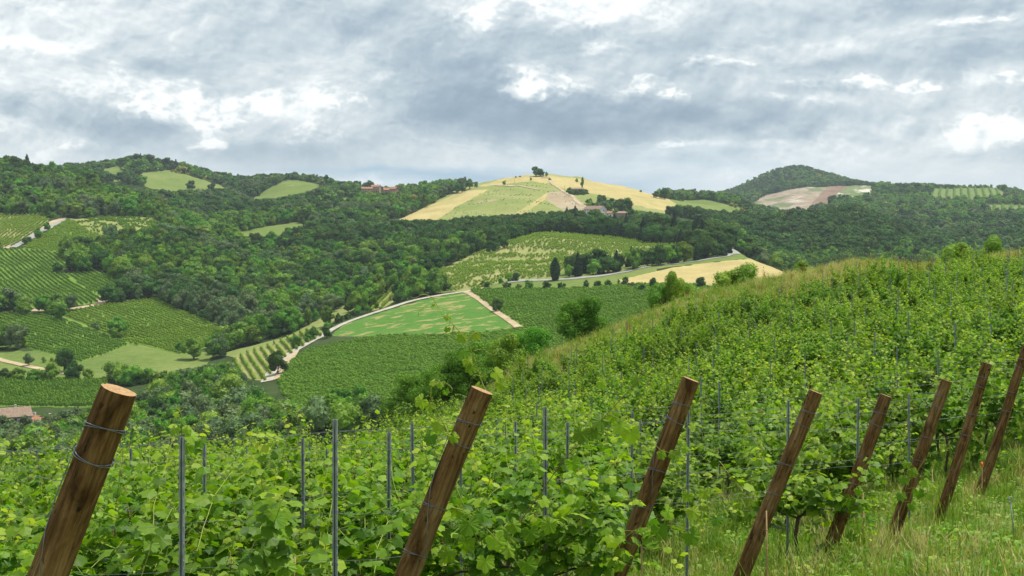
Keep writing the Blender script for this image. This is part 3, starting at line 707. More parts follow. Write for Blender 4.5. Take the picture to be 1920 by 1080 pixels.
# ------------------------------------------------------------------ trees
ICO_V = None
def icosphere():
    global ICO_V
    if ICO_V is None:
        p = (1 + 5 ** 0.5) / 2
        v = np.array([(-1, p, 0), (1, p, 0), (-1, -p, 0), (1, -p, 0), (0, -1, p), (0, 1, p), (0, -1, -p), (0, 1, -p), (p, 0, -1), (p, 0, 1), (-p, 0, -1), (-p, 0, 1)], float)
        v /= np.linalg.norm(v[0])
        f = [(0, 11, 5), (0, 5, 1), (0, 1, 7), (0, 7, 10), (0, 10, 11), (1, 5, 9), (5, 11, 4), (11, 10, 2), (10, 7, 6), (7, 1, 8), (3, 9, 4), (3, 4, 2), (3, 2, 6), (3, 6, 8), (3, 8, 9), (4, 9, 5), (2, 4, 11), (6, 2, 10), (8, 6, 7), (9, 8, 1)]
        ICO_V = (v, np.array(f))
    return ICO_V

def crown_mesh(name, kind, mat, seed, nleaf=420, size=0.06, core=0.90):
    """crown of a tree 1 m tall standing on the origin; leaf-clump triangles over lobes"""
    g = np.random.default_rng(seed); lobes = []
    if kind in ('round', 'bush', 'tall'):
        z0, z1, rr = {'round': (0.16, 1.0, 0.40), 'bush': (0.0, 1.0, 0.52), 'tall': (0.10, 1.0, 0.27)}[kind]
        nl = {'round': 13, 'bush': 11, 'tall': 14}[kind] * (2 if nleaf > 9000 else 1)
        for i in range(nl):
            h = (i + g.random()) / nl; zz = z0 + (z1 - z0) * (0.12 + 0.78 * h)
            prof_ = math.sin(math.pi * min(0.97, (0.20 + 0.72 * h))) ** 0.7
            a = g.random() * 6.283; r = rr * prof_ * (0.25 + 0.65 * g.random())
            lr = rr * (0.34 + 0.26 * g.random()) * (0.7 + 0.4 * prof_) * (0.62 if nleaf > 9000 else 1)
            lobes.append((r * math.cos(a), r * math.sin(a), zz, lr, lr * (0.75 + 0.3 * g.random())))
    elif kind == 'cone':
        for i in range(12):
            h = i / 11; zz = 0.10 + 0.82 * h; w = 0.24 * (1 - h) ** 0.8 + 0.03; a = g.random() * 6.283; r = w * 0.35 * g.random()
            lobes.append((r * math.cos(a), r * math.sin(a), zz, w, 0.09))
    elif kind == 'flame':                      # cypress
        for i in range(9):
            h = i / 8; zz = 0.10 + 0.80 * h; w = 0.185 * math.sin(math.pi * (0.18 + 0.74 * h)) ** 0.6
            lobes.append((0, 0, zz, w, 0.12))
    L = np.array(lobes); wts = L[:, 3] ** 2 / (L[:, 3] ** 2).sum()
    li = g.choice(len(L), nleaf, p=wts)
    n = g.normal(size=(nleaf, 3)); n[:, 2] += 0.25; n /= np.linalg.norm(n, axis=1)[:, None]
    c = L[li, :3] + n * np.stack([L[li, 3], L[li, 3], L[li, 4]], 1) * (0.86 + 0.26 * g.random((nleaf, 1)))
    nn = n + g.normal(size=(nleaf, 3)) * 0.45; nn /= np.linalg.norm(nn, axis=1)[:, None]
    t1 = np.cross(nn, g.normal(size=(nleaf, 3))); t1 /= np.linalg.norm(t1, axis=1)[:, None] + 1e-9; t2 = np.cross(nn, t1)
    sz = size * (0.6 + 0.9 * g.random((nleaf, 1)))
    v = np.stack([c + t1 * sz, c - t1 * sz * 0.5 + t2 * sz * 0.8 - nn * sz * 0.25, c - t1 * sz * 0.6 - t2 * sz * 0.7 - nn * sz * 0.2], 1).reshape(-1, 3)
    v[:, 2] = np.maximum(v[:, 2], 0.0)
    f = np.arange(nleaf * 3).reshape(-1, 3)
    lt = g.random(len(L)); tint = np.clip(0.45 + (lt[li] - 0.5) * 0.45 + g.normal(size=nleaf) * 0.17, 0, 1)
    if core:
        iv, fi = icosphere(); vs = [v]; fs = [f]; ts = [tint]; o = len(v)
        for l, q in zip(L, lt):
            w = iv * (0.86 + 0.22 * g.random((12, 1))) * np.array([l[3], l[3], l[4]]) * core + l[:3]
            vs.append(w); fs.append(fi + o); ts.append(np.clip(0.32 + (q - 0.5) * 0.45 + g.normal(size=20) * 0.10, 0, 1)); o += 12  # cores tinted darker than the leaves: shade inside the crown, as colour
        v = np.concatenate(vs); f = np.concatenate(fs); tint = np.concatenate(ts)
    wid = {'round': 0.88, 'bush': 1.15, 'tall': 0.5, 'cone': 0.46, 'flame': 0.36}[kind]
    rad = np.percentile(np.hypot(v[:, 0], v[:, 1]), 97); v[:, :2] *= wid / 2 / rad; v[:, 2] /= np.percentile(v[:, 2], 99)
    return mesh_from(name, v, mats=[mat], faces_flat=f, nv=3, tint=tint)

def trunk_mesh(name, kind, seed):
    g = random.Random(seed); b = MB()
    top = {'round': 0.62, 'bush': 0.5, 'tall': 0.8, 'cone': 0.9, 'flame': 0.6}[kind]
    r = {'round': 0.028, 'bush': 0.02, 'tall': 0.022, 'cone': 0.02, 'flame': 0.022}[kind]
    pts = [(g.uniform(-.012, .012) * i, g.uniform(-.012, .012) * i, -0.04 + (top + 0.04) * i / 5) for i in range(6)]
    b.tube(pts, [r * (1.25 - 0.2 * i) for i in range(6)], 6)
    if kind in ('round', 'tall', 'bush'):
        for k in range(5):
            a = g.random() * 6.28; p = Vector(pts[1 + k % 3]); d = Vector((math.cos(a), math.sin(a), 0.9)) * (0.26 if kind != 'tall' else 0.17)
            b.tube([p, p + d * 0.5 + Vector((0, 0, 0.01)), p + d], [r * 0.55, r * 0.35, r * 0.15], 5)
    return b.mesh(name, [M_BARK], True)

TONES = {'oak': M_OAK, 'green': M_GREEN, 'grey': M_GREY, 'conifer': M_CONIF, 'yellow': M_YELLOW, 'bright': M_BRIGHT}
SPEC = [('round', 'oak'), ('round', 'green'), ('round', 'bright'), ('tall', 'grey'), ('cone', 'conifer'), ('bush', 'yellow'), ('bush', 'green'), ('round', 'grey'), ('flame', 'conifer'), ('tall', 'green'), ('bush', 'bright'), ('bush', 'oak')]
SI = {s: i for i, s in enumerate(SPEC)}
LOW = []; HIGH = []; MIDL = []; TR = []
for i, (kd, tn) in enumerate(SPEC):
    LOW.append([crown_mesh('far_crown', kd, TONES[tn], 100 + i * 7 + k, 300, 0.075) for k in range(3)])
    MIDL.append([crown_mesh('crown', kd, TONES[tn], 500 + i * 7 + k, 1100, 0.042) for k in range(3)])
    TR.append([trunk_mesh('trunk', kd, 900 + i * 7 + k) for k in range(2)])
def high_crown(i, k):
    while len(HIGH) <= i: HIGH.append({})
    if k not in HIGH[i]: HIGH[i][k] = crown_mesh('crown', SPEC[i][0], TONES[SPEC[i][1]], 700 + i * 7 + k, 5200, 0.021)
    return HIGH[i][k]
TREES = []          # dict: x y z h spec px screen label group name
def add_tree(x, y, h, spec, label=None, group=None, name=None, z=None, wide=1.0, explicit=True):
    if z is None: z = float(H(x, y))
    px = 960 + F * x / y
    TREES.append(dict(x=x, y=y, z=z, h=h, s=SI[spec], px=px, sz=h / y * F, label=label, group=group, name=name, wide=wide, explicit=explicit))
def tree_px(px, py, hpx, spec, label, dr=(350, 4500), name=None, wide=1.0, group=None, d=None):
    if d is None: x, y, z = at(px, py, *dr)
    else: y = d; x = (px - 960) / F * d; z = float(H(x, y))
    add_tree(x, y, hpx / F * y, spec, label, group, name, z, wide)
def hedge_px(pts, h, step, specs, label, group, dr=(350, 4500), jit=3.0, name='hedgerow_tree', wide=1.0):
    W = []
    for px, py in pts:
        d = hit(px, py, *dr); W.append(np.array([(px - 960) / F * d, d]))
    for a, b in zip(W[:-1], W[1:]):
        n = max(1, int(np.linalg.norm(b - a) / step))
        for i in range(n):
            q = a + (b - a) * (i + R.random() * 0.7) / n + np.array([R.uniform(-jit, jit), R.uniform(-jit, jit)]) * 0.7
            add_tree(q[0], q[1], h * R.uniform(0.6, 1.25), R.choice(specs), label, group, name, wide=wide * R.uniform(0.85, 1.2))

# single trees the photograph shows
T_OAKR, T_GRN, T_BRT, T_WIL, T_CON = ('round', 'oak'), ('round', 'green'), ('round', 'bright'), ('tall', 'grey'), ('cone', 'conifer')
B_YEL, B_GRN, R_GRY, CYP, T_TALL, B_BRT, B_OAK = ('bush', 'yellow'), ('bush', 'green'), ('round', 'grey'), ('flame', 'conifer'), ('tall', 'green'), ('bush', 'bright'), ('bush', 'oak')
tree_px(1041, 526, 42, CYP, 'single dark cypress standing alone on the grassy verge beside the grey road', (650, 800), 'cypress_tree', 1.3)
tree_px(930, 584, 25, T_OAKR, 'small round dark tree beside the dirt track between two green fields', (450, 700), 'round_tree', 1.15)
tree_px(613, 634, 24, T_OAKR, 'small dark tree on the bend of the pale gravel road', (420, 640), 'round_tree', 1.1)
tree_px(521, 702, 44, T_OAKR, 'dark leafy tree beside the lower end of the pale gravel road', (380, 600), 'round_tree', 1.0)
tree_px(120, 698, 46, T_OAKR, 'largest dark tree in the grassy strip below the left vineyards', (560, 760), 'round_tree', 1.0)
tree_px(363, 674, 42, T_GRN, 'broad green tree at the foot of the left vineyard by its right corner', (600, 760), 'round_tree', 1.3)
tree_px(340, 660, 20, B_GRN, 'low green bush left of the tree at the foot of the left vineyard', (600, 760), 'bush', 1.3)
tree_px(54, 686, 24, R_GRY, 'thin greyish tree in the grassy strip near the left edge', (560, 760), 'round_tree')
tree_px(82, 680, 12, T_BRT, 'smaller of two tiny bright trees in the grassy strip at left', (560, 760), 'sapling')
tree_px(97, 684, 14, T_BRT, 'right one of two tiny bright trees in the grassy strip at left', (560, 760), 'sapling')
tree_px(8, 645, 34, T_OAKR, 'dark tree cut by the left edge beneath the left vineyards', (600, 760), 'round_tree', 1.2)
tree_px(1005, 331, 19, T_OAKR, 'broad dark tree crowning the golden hilltop', (1550, 1760), 'hilltop_tree', 1.5)
tree_px(1014, 331, 12, T_OAKR, 'lower half of the tree pair on the golden hilltop', (1550, 1760), 'hilltop_tree', 1.5)
tree_px(1025, 331, 9, T_GRN, 'little tree right behind the hilltop hut', (1550, 1760), 'hilltop_tree')
tree_px(995, 338, 6, B_GRN, 'tiny round bush in the wheat left of the hilltop hut', (1500, 1760), 'bush')
tree_px(1031, 338, 4, B_GRN, 'tiny low bush touching the right end of the hilltop hut', (1500, 1760), 'bush', 1.5)
tree_px(946, 346, 8, B_GRN, 'small round bush on the left shoulder of the golden hill', (1450, 1760), 'bush', 1.2)
tree_px(967, 333, 3, B_GRN, 'tiny dot of a bush on the left skyline of the golden hill', (1500, 1760), 'bush', 1.4)
tree_px(975, 332, 3, B_GRN, 'second tiny bush on the left skyline of the golden hill', (1500, 1760), 'bush', 1.4)
tree_px(1092, 356, 24, T_TALL, 'slim poplar rising beside the barn on the golden hill', (1400, 1700), 'poplar_tree', 0.6)
tree_px(1081, 342, 8, R_GRY, 'small pale tree on the skyline left of the slim poplar', (1500, 1760), 'round_tree')
tree_px(1202, 360, 4, B_GRN, 'tiny bush on the right skyline of the golden hill', (1500, 1760), 'bush', 1.3)
tree_px(880, 354, 19, T_OAKR, 'tall dark tree at the left foot of the golden hill skyline', (1500, 1760), 'round_tree', 1.2)
tree_px(893, 352, 10, R_GRY, 'small pale tree at the left foot of the golden hill', (1500, 1760), 'round_tree')
for px, h in ((838, 14), (848, 18), (857, 19), (866, 16)):
    tree_px(px, 362, h, T_OAKR, 'one of the dark clump of trees left of the golden hill', (1500, 1760), 'round_tree', 1.3, 'dark clump left of the golden hill')
tree_px(1230, 371, 13, T_OAKR, 'darkest tree on the low skyline right of the golden hill', (1500, 1860), 'round_tree', 1.2)
tree_px(1063, 384, 27, T_CON, 'left of two dark pointed conifers in front of the white farmhouse', (1100, 1330), 'conifer_tree', 1.3, d=1210)
tree_px(1079, 388, 30, T_CON, 'right of two dark pointed conifers in front of the white farmhouse', (1100, 1330), 'conifer_tree', 1.4, d=1200)
tree_px(1204, 547, 14, B_OAK, 'narrow dark bush at the lower left edge of the lower wheat field', (600, 760), 'bush')
tree_px(1225, 542, 22, T_OAKR, 'dark tree overlapping the lower wheat field, left of the hill slope', (600, 760), 'round_tree')
tree_px(1186, 540, 12, R_GRY, 'small pale tree at the bottom of the lower wheat field', (600, 760), 'round_tree')
tree_px(1316, 541, 22, T_OAKR, 'rounded dark tree at the bottom edge of the wheat, above the hill slope', (600, 800), 'round_tree', 1.1)
tree_px(1160, 535, 12, T_TALL, 'slim small tree in front of the wheat field corner', (600, 760), 'slim_tree')
tree_px(203, 548, 16, B_OAK, 'dark bush at the right corner of the small upper vineyard at left', (700, 900), 'bush', 1.3)
tree_px(106, 512, 20, T_OAKR, 'round dark tree on the edge between two left vineyards', (750, 950), 'round_tree', 1.2)
tree_px(118, 408, 24, T_GRN, 'bright round tree beside the upper left road', (1000, 1200), 'round_tree', 1.0)
tree_px(213, 446, 9, B_OAK, 'small dark bush at the lower edge of the patchy left field', (850, 1100), 'bush', 1.3)
tree_px(193, 337, 14, T_OAKR, 'lone dark tree in front of the small high meadow', (1250, 1800), 'round_tree', 1.1)
tree_px(358, 357, 19, T_OAKR, 'larger dark tree below the high left meadow', (1250, 1900), 'round_tree', 1.1)
tree_px(398, 360, 18, T_OAKR, 'right dark tree below the high left meadow', (1250, 1900), 'round_tree', 1.1)
tree_px(323, 548, 14, ('bush', 'yellow'), 'bright yellow flowering tree at the edge of the left wood', (700, 1000), 'flowering_tree', 1.0)
tree_px(595, 400, 14, ('bush', 'yellow'), 'yellow flowering tree on the slope in the middle distance', (1200, 1500), 'flowering_tree', 1.2)
# behind the crest of the near vineyard (the ground there is out of sight)
def crest(px, top_py, d, hm, spec, label, name, wide=1.0):
    x = (px - 960) / F * d; z = CAMZ + (HOR - top_py) / F * d - hm
    add_tree(x, d, hm, spec, label, None, name, z=min(z, float(H(x, d)) + 0.4) if False else z, wide=wide)
CREST = [(1092, 556, 108, 4.6, T_GRN, 'leafy green tree standing on the crest behind the vineyard, centre', 'bushy_tree', 0.95),
 (1002, 612, 104, 3.6, B_GRN, 'round green bush on the crest left of the tall leafy tree', 'bush', 1.0),
 (950, 624, 102, 3.9, B_BRT, 'yellowish green bush behind the crest, left of the round green bush', 'bush', 0.9),
 (1262, 508, 118, 4.8, T_BRT, 'slender bright tree on the crest in front of the wheat', 'bushy_tree', 0.6),
 (1283, 528, 122, 3.6, B_BRT, 'low bright bush on the crest right of the slender tree', 'bush', 1.0),
 (1240, 530, 118, 3.0, B_BRT, 'low bright bush on the crest left of the slender tree', 'bush', 0.8),
 (1395, 492, 126, 2.9, B_BRT, 'bright green bush on the grassy crest in front of the wheat', 'bush', 1.1),
 (1362, 505, 126, 2.4, B_BRT, 'left low half of the bright bush on the grassy crest', 'bush', 1.1),
 (1510, 486, 128, 1.3, B_BRT, 'tiny bright bush poking over the grassy crest', 'bush', 1.4),
 (1797, 452, 135, 2.2, B_BRT, 'left of two bushes on the dry crest at upper right', 'bush', 1.2),
 (1868, 441, 135, 2.8, T_BRT, 'right and taller of two bushes on the dry crest at upper right', 'bushy_tree', 1.1),
 (870, 656, 100, 3.4, B_GRN, 'dense bush behind the vineyard crest near the tall vine shoot', 'bush', 1.1),
 (905, 640, 106, 3.6, B_GRN, 'green bush between the dense bush and the yellowish bush on the crest', 'bush', 1.0),
 (830, 684, 100, 3.2, B_GRN, 'lower dense bush sloping down behind the crest', 'bush', 1.2),
 (785, 700, 105, 3.8, B_GRN, 'green bush at the lower left of the row of crest bushes', 'bush', 1.2)]
for c in CREST: crest(*c)
# hedges and belts
for px, top, d in ((4, 780, 462), (24, 786, 460), (46, 780, 465), (66, 788, 458), (92, 776, 462), (118, 770, 470), (140, 764, 480), (160, 772, 470), (-18, 776, 465), (36, 797, 452), (80, 795, 450), (180, 760, 480), (206, 762, 470), (105, 790, 450), (128, 786, 455), (12, 800, 448)):
    zt = CAMZ + (HOR - top) / F * d; x_ = (px - 960) / F * d; gz = float(H(x_, d)); add_tree(x_, d, max(3.5, zt - gz), R.choice([T_GRN, R_GRY, T_OAKR, T_WIL]), 'green tree among the valley houses at the lower left', 'trees among the valley houses', 'round_tree', z=gz, wide=1.35)
hedge_px([(-20, 712), (90, 716), (200, 712), (330, 722)], 7, 5, [B_GRN, B_OAK, B_GRN, T_GRN, B_BRT], 'bushy tree in the long hedge along the foot of the left vineyards', 'hedge below the left vineyards', (520, 700), 3, wide=1.1)
hedge_px([(905, 543), (950, 541), (1010, 544), (1080, 542), (1130, 539), (1180, 536)], 3.8, 5, [B_OAK, T_OAKR, B_GRN], 'dark bush in the hedge above the right-hand green vineyard', 'hedge above the right-hand green vineyard', (560, 730), 2.5)
hedge_px([(900, 537), (945, 530), (985, 525)], 4.5, 6, [B_OAK, B_GRN], 'bush beside the bend of the grey road', 'bushes by the road bend', (600, 800), 3)
hedge_px([(1060, 520), (1100, 516), (1160, 509), (1230, 498), (1300, 488), (1340, 482), (1368, 474)], 9.5, 4.2, [T_OAKR, T_CON, T_OAKR, T_GRN], 'dark tree in the belt along the upper side of the grey road', 'tree belt along the grey road', (660, 960), 4, wide=1.15)
hedge_px([(1075, 514), (1160, 503), (1260, 489), (1340, 477)], 9, 5.0, [T_OAKR, T_CON], 'dark tree in the belt along the upper side of the grey road', 'tree belt along the grey road', (660, 960), 4, wide=1.15)
hedge_px([(595, 628), (625, 610), (660, 592), (695, 570)], 3.6, 8, [B_OAK, B_GRN, T_OAKR], 'dark bush along the upper side of the pale gravel road', 'bushes above the gravel road', (420, 720), 3)
hedge_px([(548, 655), (570, 645), (600, 630)], 4.5, 8, [B_OAK, B_GRN], 'dark bush along the upper side of the pale gravel road', 'bushes above the gravel road', (420, 720), 2)
hedge_px([(665, 572), (690, 552), (712, 538)], 5, 8, [T_GRN, T_OAKR], 'tree between the grass strip and the small striped vineyard', 'trees beside the small striped vineyard', (560, 800), 3)
hedge_px([(765, 558), (790, 552), (820, 547), (850, 541)], 5, 7, [T_OAKR, B_OAK, B_GRN, T_GRN], 'dark tree in the clump right of the small striped vineyard', 'clump right of the small striped vineyard', (560, 800), 3)
hedge_px([(210, 566), (235, 562), (262, 556)], 6, 5, [B_OAK, B_GRN], 'dark bush between the two lower left vineyards', 'bushes between the left vineyards', (680, 900), 3)
hedge_px([(905, 478), (945, 464), (925, 472)], 7, 9, [T_OAKR], 'dark tree on the upper left rim of the central vineyard', 'trees on the rim of the central vineyard', (850, 1050), 3)
hedge_px([(1100, 395), (1135, 402), (1190, 410), (1250, 424)], 9, 8, [T_OAKR, T_GRN], 'tree on the slope right of the white farmhouse', 'trees right of the white farmhouse', (1150, 1400), 5)
hedge_px([(1100, 382), (1120, 378), (1150, 388), (1172, 396), (1150, 394), (1120, 388)], 6.5, 6, [T_OAKR], 'dark tree of the grove on the golden hill above the farmhouse', 'grove on the golden hill', (1300, 1600), 6, wide=1.2)
hedge_px([(1063, 360), (1070, 364), (1080, 366), (1092, 366), (1098, 362)], 4.6, 3.2, [T_OAKR, B_OAK], 'dark tree around the barn on the golden hill', 'trees round the barn', (1380, 1640), 4)
hedge_px([(1240, 372), (1290, 374), (1330, 376), (1380, 380), (1400, 388)], 10, 9, [T_OAKR, T_GRN], 'tree on the low skyline behind the pale green meadow', 'skyline trees behind the pale meadow', (1500, 2000), 5)
hedge_px([(1365, 386), (1385, 392), (1402, 402)], 4.5, 4, [B_YEL], 'yellow broom bush along the meadow rim', 'yellow broom bushes', (1400, 1900), 2)
hedge_px([(322, 322), (370, 332), (410, 344)], 4.5, 6, [B_YEL, B_GRN], 'yellow broom bush beside the high left meadow', 'yellow broom by the high left meadow', (1700, 2050), 4)
hedge_px([(228, 312), (260, 310), (300, 312), (330, 320)], 13, 5, [T_CON, T_OAKR], 'dark tree of the plantation crowning the far left hill', 'plantation on the far left hill', (1700, 2100), 6, wide=1.2)
hedge_px([(330, 318), (370, 326), (410, 340), (445, 355)], 9, 7, [T_OAKR, T_GRN], 'tree along the right ridge of the far left hill', 'trees on the far left ridge', (1700, 2100), 4)
hedge_px([(-20, 312), (40, 316), (90, 322), (140, 334), (185, 348)], 13, 7, [T_OAKR, T_GRN, T_CON], 'tree on the skyline of the near left wood', 'skyline trees of the left wood', (1150, 1450), 6)
hedge_px([(1052, 438), (1100, 440), (1160, 448), (1240, 458), (1310, 470), (1345, 474)], 13, 8, [T_CON, T_CON, T_OAKR], 'tall dark conifer in the belt above the central vineyard', 'conifer belt above the central vineyard', (880, 1150), 6, name='conifer_tree', wide=1.15)
hedge_px([(1060, 425), (1120, 430), (1200, 440), (1300, 455)], 14, 9, [T_CON, T_OAKR, T_CON], 'tall dark conifer in the belt above the central vineyard', 'conifer belt above the central vineyard', (900, 1250), 8, name='conifer_tree', wide=1.15)

# woods: every tree gets a place; the ones that show largest become objects, the rest one object per wood
def wood_trees():
    out = []
    bands = [(345, 620, 5.0), (620, 1000, 5.5), (1000, 1500, 6.3), (1500, 2200, 7.8), (2200, 3000, 9.0), (3000, 3900, 10.5)]
    for d0, d1, st in bands:
        ys = np.arange(d0, d1, st); 
        X, Y = [], []
        for y in ys:
            xs = np.arange(-0.62 * y, 0.60 * y, st)
            X.append(xs + rng.uniform(-0.5, 0.5, len(xs)) * st); Y.append(y + rng.uniform(-0.5, 0.5, len(xs)) * st)
        X = np.concatenate(X); Y = np.maximum(np.concatenate(Y), 346.0); px = 960 + F * X / Y
        z = samp(Z, px, Y)
        i, j = terr_idx(px, Y); cl = CLS[np.clip(i.astype(int), 0, CLS.shape[0] - 1), np.clip(j.astype(int), 0, CLS.shape[1] - 1)]
        h = 8.0 * (0.5 + 1.0 * rng.random(len(X)) ** 1.6) * (0.8 + 0.5 * fbm(X / 90, Y / 90, 61, 3))
        top = HOR - (z + h - CAMZ) / Y * F
        hid = samp(HID, px, Y * 0.985)
        # the valley trees are lower towards the village, and none stand between the fields and the crest
        lim = np.interp(px, [-160, 0, 60, 120, 200, 260, 330, 430, 480, 535, 560, 612, 690, 745, 800], [786, 786, 790, 782, 760, 735, 692, 676, 726, 750, 800, 722, 718, 748, 775])
        hm = (HOR - lim) / F * Y + CAMZ - z
        h = np.where(Y < 640, np.minimum(h, hm * (0.86 + 0.14 * rng.random(len(X)))), h)
        la = np.interp(px, [-160, 178, 182, 215, 250, 330, 425, 445, 470, 525, 575, 610, 640, 670, 685, 745, 760, 2100], [0, 0, 346, 344, 351, 358, 353, 348, 375, 371, 359, 349, 340, 340, 358, 358, 0, 0])
        lb = np.interp(px, [-160, 715, 722, 850, 960, 1050, 1090, 1098, 1180, 1186, 1240, 1290, 1330, 1345, 2100], [0, 0, 413, 409, 400, 396, 392, 402, 406, 398, 405, 413, 419, 0, 0])
        for l_, a_, b_ in ((la, 1150, 1960), (lb, 880, 1640)):
            hm = (HOR - l_) / F * Y + CAMZ - z; on = (Y > a_) & (Y < b_) & (l_ > 10) & (HOR - (z - CAMZ) / Y * F > l_ - 2)
            h = np.where(on, np.minimum(h, hm * (0.62 + 0.46 * rng.random(len(X)) ** 1.3) + (fbm(X / 30, Y / 30, 12, 2) - 0.5) * 5), h)
        ls = np.interp(px, [408, 412, 440, 540, 600, 664, 668], [0, 672, 674, 636, 620, 580, 0])
        h = np.where((Y > 560) & (Y < 700) & (ls > 10) & (HOR - (z - CAMZ) / Y * F > ls), np.minimum(h, (HOR - ls) / F * Y + CAMZ - z), h)
        h = np.where((Y > 1230) & (Y < 1690) & (px > 1180) & (px < 1330) & (HOR - (z - CAMZ) / Y * F < 404), 0, h)
        top = HOR - (z + h - CAMZ) / Y * F
        ok = (h > 1.5) & ~((Y < 700) & (px > 800) & (px < 1500)) & (cl == 0) & (top < hid + 3) & (px > -640) & (px < 2520) & ~((Y > 1640) & (px > 895) & (px < 1235) & (Y < 2600)) & ~((Y > 640) & (Y < 900) & (px > 1140) & (px < 1500) & (HOR - (z - CAMZ) / Y * F > 478))
        out.append(np.stack([X, Y, z, h, px, HOR - (z - CAMZ) / Y * F], 1)[ok])
    return np.concatenate(out)
WT = wood_trees()
# keep roads clear
ROADS = [o for o in S.objects if o.name.split('.')[0] in ('road', 'dirt_track')]
rp = np.concatenate([np.array([v.co[:2] for v in o.data.vertices]) for o in ROADS])
cell = set(map(tuple, np.round(rp / 6).astype(int)))
nb = np.array([(int(a), int(b)) in cell for a, b in np.round(WT[:, :2] / 6).astype(int)])
WT = WT[~nb]
def wood_species_and_shade(px, py, d, X, Y):
    n = len(px); r = rng.random(n); pat = fbm(X / 55, Y / 55, 33, 3); pat2 = fbm(X / 120, Y / 120, 44, 2)
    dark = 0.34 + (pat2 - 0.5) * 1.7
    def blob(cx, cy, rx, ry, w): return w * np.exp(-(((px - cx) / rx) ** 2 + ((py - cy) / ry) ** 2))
    dark += blob(850, 440, 330, 42, 0.6) + blob(600, 500, 120, 60, 0.35) + blob(1580, 440, 190, 55, 0.7) + blob(1150, 440, 160, 40, 0.5) + blob(100, 360, 200, 35, 0.25) + blob(480, 400, 130, 25, 0.35)  # darker trees over the middle woods: cloud shadow put into foliage colour
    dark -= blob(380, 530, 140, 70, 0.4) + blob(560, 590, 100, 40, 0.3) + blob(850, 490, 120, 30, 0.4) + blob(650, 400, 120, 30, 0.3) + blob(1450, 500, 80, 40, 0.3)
    sp = np.empty(n, int)
    for k in range(n):
        q = r[k]; dk = dark[k]
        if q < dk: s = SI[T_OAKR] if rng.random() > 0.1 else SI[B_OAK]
        else:
            u = rng.random(); 
            if d[k] < 620: s = SI[[R_GRY, T_WIL, T_GRN, R_GRY, T_TALL][int(u * 5)]] if u > .15 else SI[B_BRT]
            elif pat[k] > 0.60: s = SI[T_WIL] if u < 0.45 else SI[R_GRY]
            elif u < 0.62: s = SI[T_GRN]
            elif u < 0.80: s = SI[T_BRT]
            elif u < 0.93: s = SI[T_TALL]
            elif u < 0.995: s = SI[R_GRY]
            else: s = SI[B_YEL]
        sp[k] = s
    return sp
WSP = wood_species_and_shade(WT[:, 4], WT[:, 5], WT[:, 1], WT[:, 0], WT[:, 1])
print('wood trees', len(WT), 'explicit', len(TREES))

